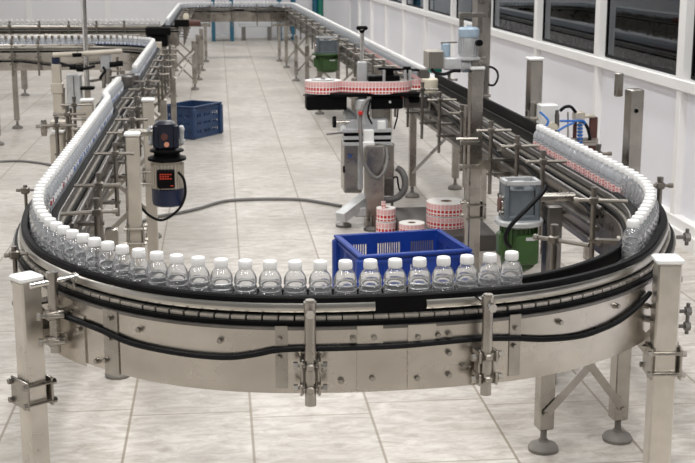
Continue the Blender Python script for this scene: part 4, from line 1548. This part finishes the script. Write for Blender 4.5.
MB().tube(smooth_pts([B(398, 96, 0.0), B(398, 108, 0.0), B(397, 118, 0.0), B(394, 129, 0.0)]), 0.005, 8).build('cable', RUBBER, lm)
MB().tube(smooth_pts([B(372, 97, -0.16), B(369, 105, -0.18), B(368, 115, -0.18), B(372, 124, -0.16)]), 0.006, 8).build('cable', RUBBER, lm)
# base feet
for (xa, ya, xb, yb) in ((366, 198, 340, 217),):
    a, b = B(xa, ya, -0.15), G(xb, yb, 0.09)
    MB().beam(a, (b.x, b.y - 0.02, b.z), 0.07, 0.06).build('base_leg', LGREY, lm)
bs = MB().box((0.94, 7.80, 0.10), (0.22, 0.10, 0.06), 0.1, ch=0.006).build('base_leg', LGREY, lm)
MB().beam((0.94, 7.76, 0.13), (0.99, 8.18, 0.10), 0.08, 0.06).build('base_leg', LGREY, lm)
mb = MB().beam(B(366, 200, -0.16), B(366, 212, -0.2), 0.02, 0.2)
for q in (G(344, 227, 0), G(372, 231, 0), G(392, 214, 0)):
    mb = MB().lathe([(0.05, 0.0), (0.052, 0.014), (0.03, 0.024), (0.010, 0.03), (0.010, 0.10)], (q.x, q.y + (0.02 if q.y < 7.9 else 0), 0), 18)
    mb.build('levelling_foot', DARKSTEEL, lm)


# ------------------------------------------------------------------ the dating unit on the tall post
YD = 6.2
D = lambda px, py, dy=0.0: A(px, py, YD + dy)
pz = D(476, 65)
du = thing('dosing_motor', (pz.x, YD, pz.z), 'grey motor with pale blue cap and slatted box on the tall steel post', 'motor')
cx_ = D(468.5, 50)
Zd = lambda py: D(468, py).z
MB().lathe([(0.043, Zd(57)), (0.046, Zd(55)), (0.046, Zd(37)), (0.043, Zd(36))], (cx_.x, YD, 0), 24).build('motor_body', LGREY, du)
mb = MB()
for kf in range(24):
    t = 2 * PI * kf / 24
    mb.box((cx_.x + 0.047 * math.cos(t), YD + 0.047 * math.sin(t), (Zd(54) + Zd(38)) / 2), (0.010, 0.004, Zd(38) - Zd(54)), t)
mb.build('cooling_fins', LGREY, du)
MB().lathe([(0.051, Zd(37)), (0.052, Zd(36)), (0.052, Zd(29)), (0.040, Zd(27)), (0.012, Zd(26.6)), (0.010, Zd(25))], (cx_.x, YD, 0), 24).build('motor_cap', PALEB, du)
MB().cyl(D(478, 43, -0.05), D(480, 43, -0.09), 0.016, 14).build('knob', BLACK, du)
MB().lathe([(0.060, Zd(59.5)), (0.060, Zd(57.5)), (0.050, Zd(56.5))], (cx_.x, YD, 0), 24).build('flange', LGREY, du)
MB().lathe([(0.022, Zd(72)), (0.028, Zd(70)), (0.028, Zd(60))], (D(466, 65).x, YD, 0), 18).build('output_shaft', GREYP, du)
a, b = D(446, 57, -0.02), D(464, 62, 0.0)
pxbox(du, 'gear_case', LGREY, 444, 58, 462, 70, YD - 0.04, 0.10)
MB().cyl(D(450, 66, 0), D(470, 64, 0), 0.034, 18).build('gear_housing', LGREY, du)
sb = pxbox(du, 'slatted_box', SLATB, 428, 51, 444, 69, YD - 0.04, 0.14)
mb = MB()
a, b = D(429, 52, -0.045), D(443, 68, -0.045)
for k_ in range(7):
    x_ = a.x + (b.x - a.x) * (k_ + 0.5) / 7
    mb.box((x_, YD - 0.042, (a.z + b.z) / 2), (0.004, 0.004, a.z - b.z))
mb.build('slats', DARKSTEEL, sb)
pxbox(du, 'teal_box', TEAL, 430, 64, 442, 73, YD + 0.02, 0.06)
MB().lathe([(0.024, D(447, 57).z), (0.024, D(447, 45).z), (0.020, D(447, 44).z)], (D(447.5, 50).x, YD + 0.05, 0), 16).build('sensor_can', PALEB, du)
MB().beam(D(441, 43, 0.05), D(457, 42, 0.05), 0.02, 0.008).build('sensor_bracket', STEEL, du)
MB().beam(D(459, 15, 0.02), D(485, 15, 0.02), 0.05, 0.022).beam(D(461.5, 16, 0.02), D(461.5, 28, 0.02), 0.02, 0.02, (0, 1, 0)).beam(D(480, 16, 0.03), D(480, 66, 0.03), 0.022, 0.022, (0, 1, 0)).build('top_bracket', STEEL, du)
MB().tube(smooth_pts([D(431, 69, -0.06), D(436, 73, -0.06), D(445, 74, -0.06), D(453, 71, -0.05), D(460, 71, -0.04)]), 0.008, 8).build('power_cable', RUBBER, du)
MB().beam(D(462, 61, 0), D(486, 58, 0), 0.03, 0.012).build('base_plate', STEEL, du)
MB().box((pz.x, YD, Zd(63.5)), (0.06, 0.06, Zd(60) - Zd(67)), ch=0.004).build('foot_block', STEEL, du)

# ------------------------------------------------------------------ sensor box with air tubes by the wall
YS = 6.75
S_ = lambda px, py, dy=0.0: A(px, py, YS + dy)
sx = S_(570, 150)
sbx = thing('sensor_station', (sx.x, YS, 0), 'sensor station with white box, blue air tubes and brown plates by the wall', 'sensor')
pxbox(sbx, 'white_box', WHITE, 541, 105, 557, 150, YS + 0.10, 0.10)
MB().cyl(S_(557, 144), S_(557, 114), 0.013, 14).cyl(S_(557, 114), S_(557, 110), 0.010, 12).build('sensor_head', DARKSTEEL, sbx)
MB().tube(smooth_pts([S_(560, 111), S_(565, 107), S_(571, 107), S_(576, 113), S_(580, 119), S_(586, 125), S_(589, 133), S_(590, 140)]), 0.009, 10).build('black_hose', RUBBER, sbx)
MB().tube(smooth_pts([S_(560, 121, -0.02), S_(572, 121, -0.02), S_(583, 121, -0.02), S_(585, 124, -0.02)]), 0.0065, 8).build('air_tube', BLUET, sbx)
MB().tube(smooth_pts([S_(558, 131, -0.03), S_(566, 126, -0.03), S_(574, 123, -0.03)]), 0.0065, 8).build('air_tube', BLUET, sbx)
MB().tube(smooth_pts([S_(540, 112, 0.05), S_(548, 120, 0.0), S_(546, 127, -0.01), S_(545, 132, -0.02)]), 0.0065, 8).build('air_tube', BLUET, sbx)
mb = MB()
for k_ in range(4):
    mb.tube(smooth_pts([S_(547 + k_ * 1.5, 131, -.01), S_(552 + k_ * 1.5, 122 + k_, -.01), S_(556 + k_, 130, -.01)]), 0.004, 6)
mb.build('wire_loom', CREAM, sbx)
pxbox(sbx, 'brown_plate', BROWN, 590, 117, 596.5, 158, YS + 0.02, 0.02)
pxbox(sbx, 'brown_plate', BROWN, 574, 117, 576.5, 146, YS + 0.02, 0.02)
pxbox(sbx, 'top_bar', BEIGE, 576, 115, 596, 118, YS + 0.0, 0.05)
pxbox(sbx, 'valve_block', BEIGE, 575, 112, 585, 121, YS - 0.01, 0.06)
mb = MB()
for k_ in range(6):
    mb.cyl(S_(580, 124 + k_ * 3.4, 0), S_(580, 126 + k_ * 3.4, 0), 0.016, 10)
mb.build('spring_coil', BLUET, sbx)
MB().cyl(S_(580, 146), S_(580, 122), 0.010, 8).cyl(S_(568, 142), S_(568, 112), 0.005, 8).build('stand_rod', STEEL, sbx)
pxbox(sbx, 'base_rail', STEEL, 560, 140, 597, 143, YS, 0.05)
pb = S_(593, 150, 0.03)
MB().box((pb.x, pb.y, pb.z / 2), (0.05, 0.05, pb.z), ch=0.004).build('stand_post', STEEL, sbx)
pb = S_(549, 146, 0.15)
MB().box((pb.x, pb.y, pb.z / 2), (0.05, 0.05, pb.z), ch=0.004).build('stand_post', STEEL, sbx)
MB().beam(S_(549, 141.5, 0.03), S_(597, 141.5, 0.03), 0.04, 0.04).build('base_beam', STEEL, sbx)

# ------------------------------------------------------------------ the coder frame outside the packed line
YC = 8.3
K = lambda px, py, dy=0.0: A(px, py, YC + dy)
kb = K(58, 180)
cf = thing('coder_frame', (K(75, 150).x, YC, 0), 'beige coder frame with tall pole, hand knobs and grey boxes over the packed bottle line', 'machine')
p = K(87, 50)
q = K(88, 100)
MB().cyl((q.x, YC, q.z), (q.x, YC, 1.75), 0.016, 16).build('pole', BRIGHT, cf)
MB().box((q.x, YC, K(88, 88).z), (0.09, 0.07, 0.02), ch=0.004).build('pole_clamp', BLACK, cf)
MB().cyl(K(53, 55, -0.03), K(77, 54, -0.03), 0.017, 14).cyl(K(78, 54, -0.03), K(122, 51, -0.03), 0.0165, 14).build('top_bar', BEIGE, cf)
MB().lathe([(0.0, -0.012), (0.030, -0.012), (0.030, 0.012), (0.0, 0.012)], (0, 0, 0), 6, caps=False).build('bar_knob', BLACK, cf, org=Vector((0, 0, 0))).location = K(77, 55, -0.06) - cf.location
fp = K(56, 60)
MB().box((fp.x, YC, K(56, 64).z / 2), (0.058, 0.058, K(56, 64).z), ch=0.005).build('frame_post', BEIGE, cf)
MB().box((fp.x, YC, K(56, 60).z), (0.05, 0.05, 0.05), ch=0.006).build('post_clamp', NAVYM, cf)
MB().box((fp.x, YC, K(56, 88).z), (0.075, 0.07, 0.07), ch=0.006).build('post_sleeve', BEIGE, cf)
pxbox(cf, 'control_box', LGREY, 66, 75, 82, 112, YC - 0.02, 0.10)
pxbox(cf, 'control_box', LGREY, 100, 53, 111, 70, YC - 0.02, 0.10)
pxbox(cf, 'slot_bar', BLACK, 73, 76, 75, 111, YC - 0.03, 0.012)
for (px, py) in ((80, 69), (73, 67), (113, 64.5), (119.5, 63.5)):
    a = K(px, py, -0.05)
    MB().cyl(a - Vector((0.022, 0, 0)), a + Vector((0.022, 0, 0)), 0.018, 14).build('hand_knob', BLACK, cf)
MB().tube(smooth_pts([K(60, 63, -0.04), K(70, 66, -0.04), K(82, 69, -0.05), K(95, 66, -0.05)]), 0.009, 8).build('cable', RUBBER, cf)
MB().tube(smooth_pts([K(103, 67, -0.05), K(105, 71, -0.06), K(102, 75, -0.06), K(100, 79, -0.06)]), 0.009, 8).build('cable', RUBBER, cf)
for px, y0, y1 in ((63, 88, 132), (108, 70, 84), (104, 72, 88)):
    MB().cyl(K(px, y1), K(px, y0), 0.013, 10).build('upright_rod', STEEL, cf)
wp = K(87, 100, -0.6)
MB().box((wp.x, wp.y, wp.z / 2 - 0.01), (0.072, 0.06, wp.z), ch=0.005).build('short_post', BEIGE, cf)
MB().box((wp.x, wp.y, wp.z), (0.082, 0.07, 0.018), ch=0.005).build('post_cap', WHITE, cf)
MB().beam((wp.x, wp.y, 0.6), (fp.x, YC, 0.6), 0.05, 0.05).build('tie_beam', BEIGE, cf)
MB().beam((fp.x, YC, 0.69), (K(108, 84).x, YC, 0.69), 0.05, 0.05).build('tie_beam', BEIGE, cf)
MB().beam((q.x, YC, 0.69), (q.x, YC, K(88, 86).z), 0.035, 0.035, (0, 1, 0)).build('pole_socket', STEEL, cf)
# star wheel guide in the gap
sw = A(127, 78, 8.7)
MB().lathe([(0.05, 0.80), (0.05, 0.90), (0.03, 0.91)], (-0.63, 8.55, 0), 16).build('feed_wheel', DARKSTEEL, cf)
MB().lathe([(0.045, 0.80), (0.045, 0.885)], (-0.60, 8.80, 0), 14).build('feed_wheel', DARKSTEEL, cf)
MB().beam((-0.60, 8.80, 0.895), (q.x, YC, 0.895), 0.03, 0.015).build('wheel_arm', STEEL, cf)
# hand wheel unit lower down outside the line
YW = 6.9
W = lambda px, py, dy=0.0: A(px, py, YW + dy)
hp = W(57, 150)
hu = thing('handwheel_stand', (hp.x, YW, 0), 'short beige stand with a round hand wheel outside the packed bottle line', 'stand')
MB().box((hp.x, YW, W(57, 134).z / 2), (0.065, 0.06, W(57, 134).z), ch=0.005).build('stand_post', BEIGE, hu)
pxbox(hu, 'wheel_block', BEIGE, 50, 121, 66, 128, YW - 0.03, 0.07)
pxbox(hu, 'post_top', WHITE, 51, 130.5, 64, 133, YW - 0.04, 0.08, ch=0.004)
pxbox(hu, 'block_riser', BEIGE, 53, 127, 62, 132, YW - 0.02, 0.05)
a, b = W(36, 126.5), W(50, 126.5)
MB().cyl(a, b, 0.010, 10).build('wheel_shaft', STEEL, hu)
a = W(44, 128)
MB().cyl(a - Vector((0.012, 0, 0)), a + Vector((0.012, 0, 0)), 0.045, 22).build('hand_wheel', STEEL, hu)
for px, y0, y1 in ((64, 118, 150), (70, 108, 140)):
    MB().cyl(W(px, y1, 0.1), W(px, y0, 0.1), 0.011, 10).build('upright_rod', STEEL, hu)
MB().cyl(W(57, 129, 0.1), W(78, 129, 0.1), 0.009, 8).cyl(W(58, 119, 0.1), W(92, 119, 0.1), 0.009, 8).build('cross_rod', STEEL, hu)
MB().beam(W(57, 128, 0.0), W(66, 128, 0.1), 0.03, 0.02).build('tie_bar', STEEL, hu)

# ------------------------------------------------------------------ by the back wall
YB = 25.6
T = lambda px, py, dy=0.0: A(px, py, YB + dy)


def trolley(px0, px1, label):
    a, b = T(px0, 30), T(px1, 30)
    root = thing('trolley_frame', ((a.x + b.x) / 2, YB, 0), label, 'trolley')
    for x in (a.x, b.x):
        for dy in (0.0, 0.5):
            MB().box((x, YB + dy, 0.49), (0.075, 0.06, 0.98), ch=0.006).build('frame_leg', TEALB, root)
    MB().box(((a.x + b.x) / 2, YB + 0.25, 0.96), (b.x - a.x + 0.08, 0.56, 0.05), ch=0.006).build('top_shelf', TEALB, root)
    MB().box(((a.x + b.x) / 2, YB + 0.25, 0.10), (b.x - a.x + 0.02, 0.5, 0.04), ch=0.006).build('lower_shelf', LGREY, root)
    return root


trolley(213.5, 232, 'teal blue frame trolley against the back wall under the far bend')
trolley(280, 294, 'second teal blue frame trolley, beside the low grey bench at the back wall')
a, b = T(239, 38), T(275, 38)
bn = thing('low_bench', ((a.x + b.x) / 2, YB + 0.3, 0), 'low grey bench along the back wall between the two teal trolleys', 'bench')
MB().box(((a.x + b.x) / 2, YB + 0.3, 0.30), (b.x - a.x, 0.4, 0.05), ch=0.006).build('bench_top', LGREY, bn)
for x in (a.x + 0.1, b.x - 0.1):
    MB().box((x, YB + 0.3, 0.14), (0.08, 0.34, 0.28)).build('bench_leg', DARKSTEEL, bn)
for px, m, lab in ((320.5, GREENP, 'dark green vertical pipe at the far corner beside the end windows'), (315, TEALB, 'blue vertical pipe standing next to the dark green pipe')):
    p = A(px, 5, 25.9)
    pt_ = thing('wall_pipe', (p.x, 25.9, 0), lab, 'pipe')
    MB().cyl((p.x, 25.9, 0.0), (p.x, 25.9, 3.4), 0.06, 14).build('pipe', m, pt_)
    MB().cyl((p.x, 25.9, 0.0), (p.x, 25.9, 0.03), 0.10, 16).build('pipe_flange', m, pt_)

# ------------------------------------------------------------------ machines in the dim hall behind the glass
for (zz, rr_, xx, lab) in ((1.02, 0.10, 4.5, 'thick pale pipe line running low behind the dark windows'), (1.42, 0.05, 4.9, 'thin pale pipe line running higher behind the dark windows')):
    o = MB().cyl((xx, 3, zz), (xx, 26, zz), rr_, 12).build('hall_pipe', LGREY, None, org=(xx, 14, 0))
    tag(o, lab, 'pipe')

# ------------------------------------------------------------------ light
w = bpy.data.worlds.new('world')
SC.world = w
w.use_nodes = True
bg = w.node_tree.nodes['Background']
bg.inputs[0].default_value = (1.0, 0.985, 0.965, 1)
bg.inputs[1].default_value = 0.20


def lamp(name, loc, sx_, sy_, e, col=(1, 0.985, 0.96)):
    d = bpy.data.lights.new(name, 'AREA')
    d.shape = 'RECTANGLE'
    d.size, d.size_y = sx_, sy_
    d.energy = e
    d.color = col
    o_ = bpy.data.objects.new(name, d)
    o_.location = loc
    COL.objects.link(o_)


for ly, le in ((2.0, 94), (7.0, 62), (12.0, 52), (17.0, 55), (22.0, 64)):
    for lx in (-3.2, 0.0, 1.9):
        lamp('ceiling_light', (lx, ly, 4.6), 0.35, 3.2, le)

SC.view_settings.view_transform = 'Standard'
SC.view_settings.look = 'None'
SC.view_settings.gamma = 1
SC.view_settings.use_curve_mapping = False
SC.view_settings.exposure = 0.08
SC.cycles.transparent_max_bounces = 48
SC.cycles.max_bounces = 32
SC.cycles.transmission_bounces = 32
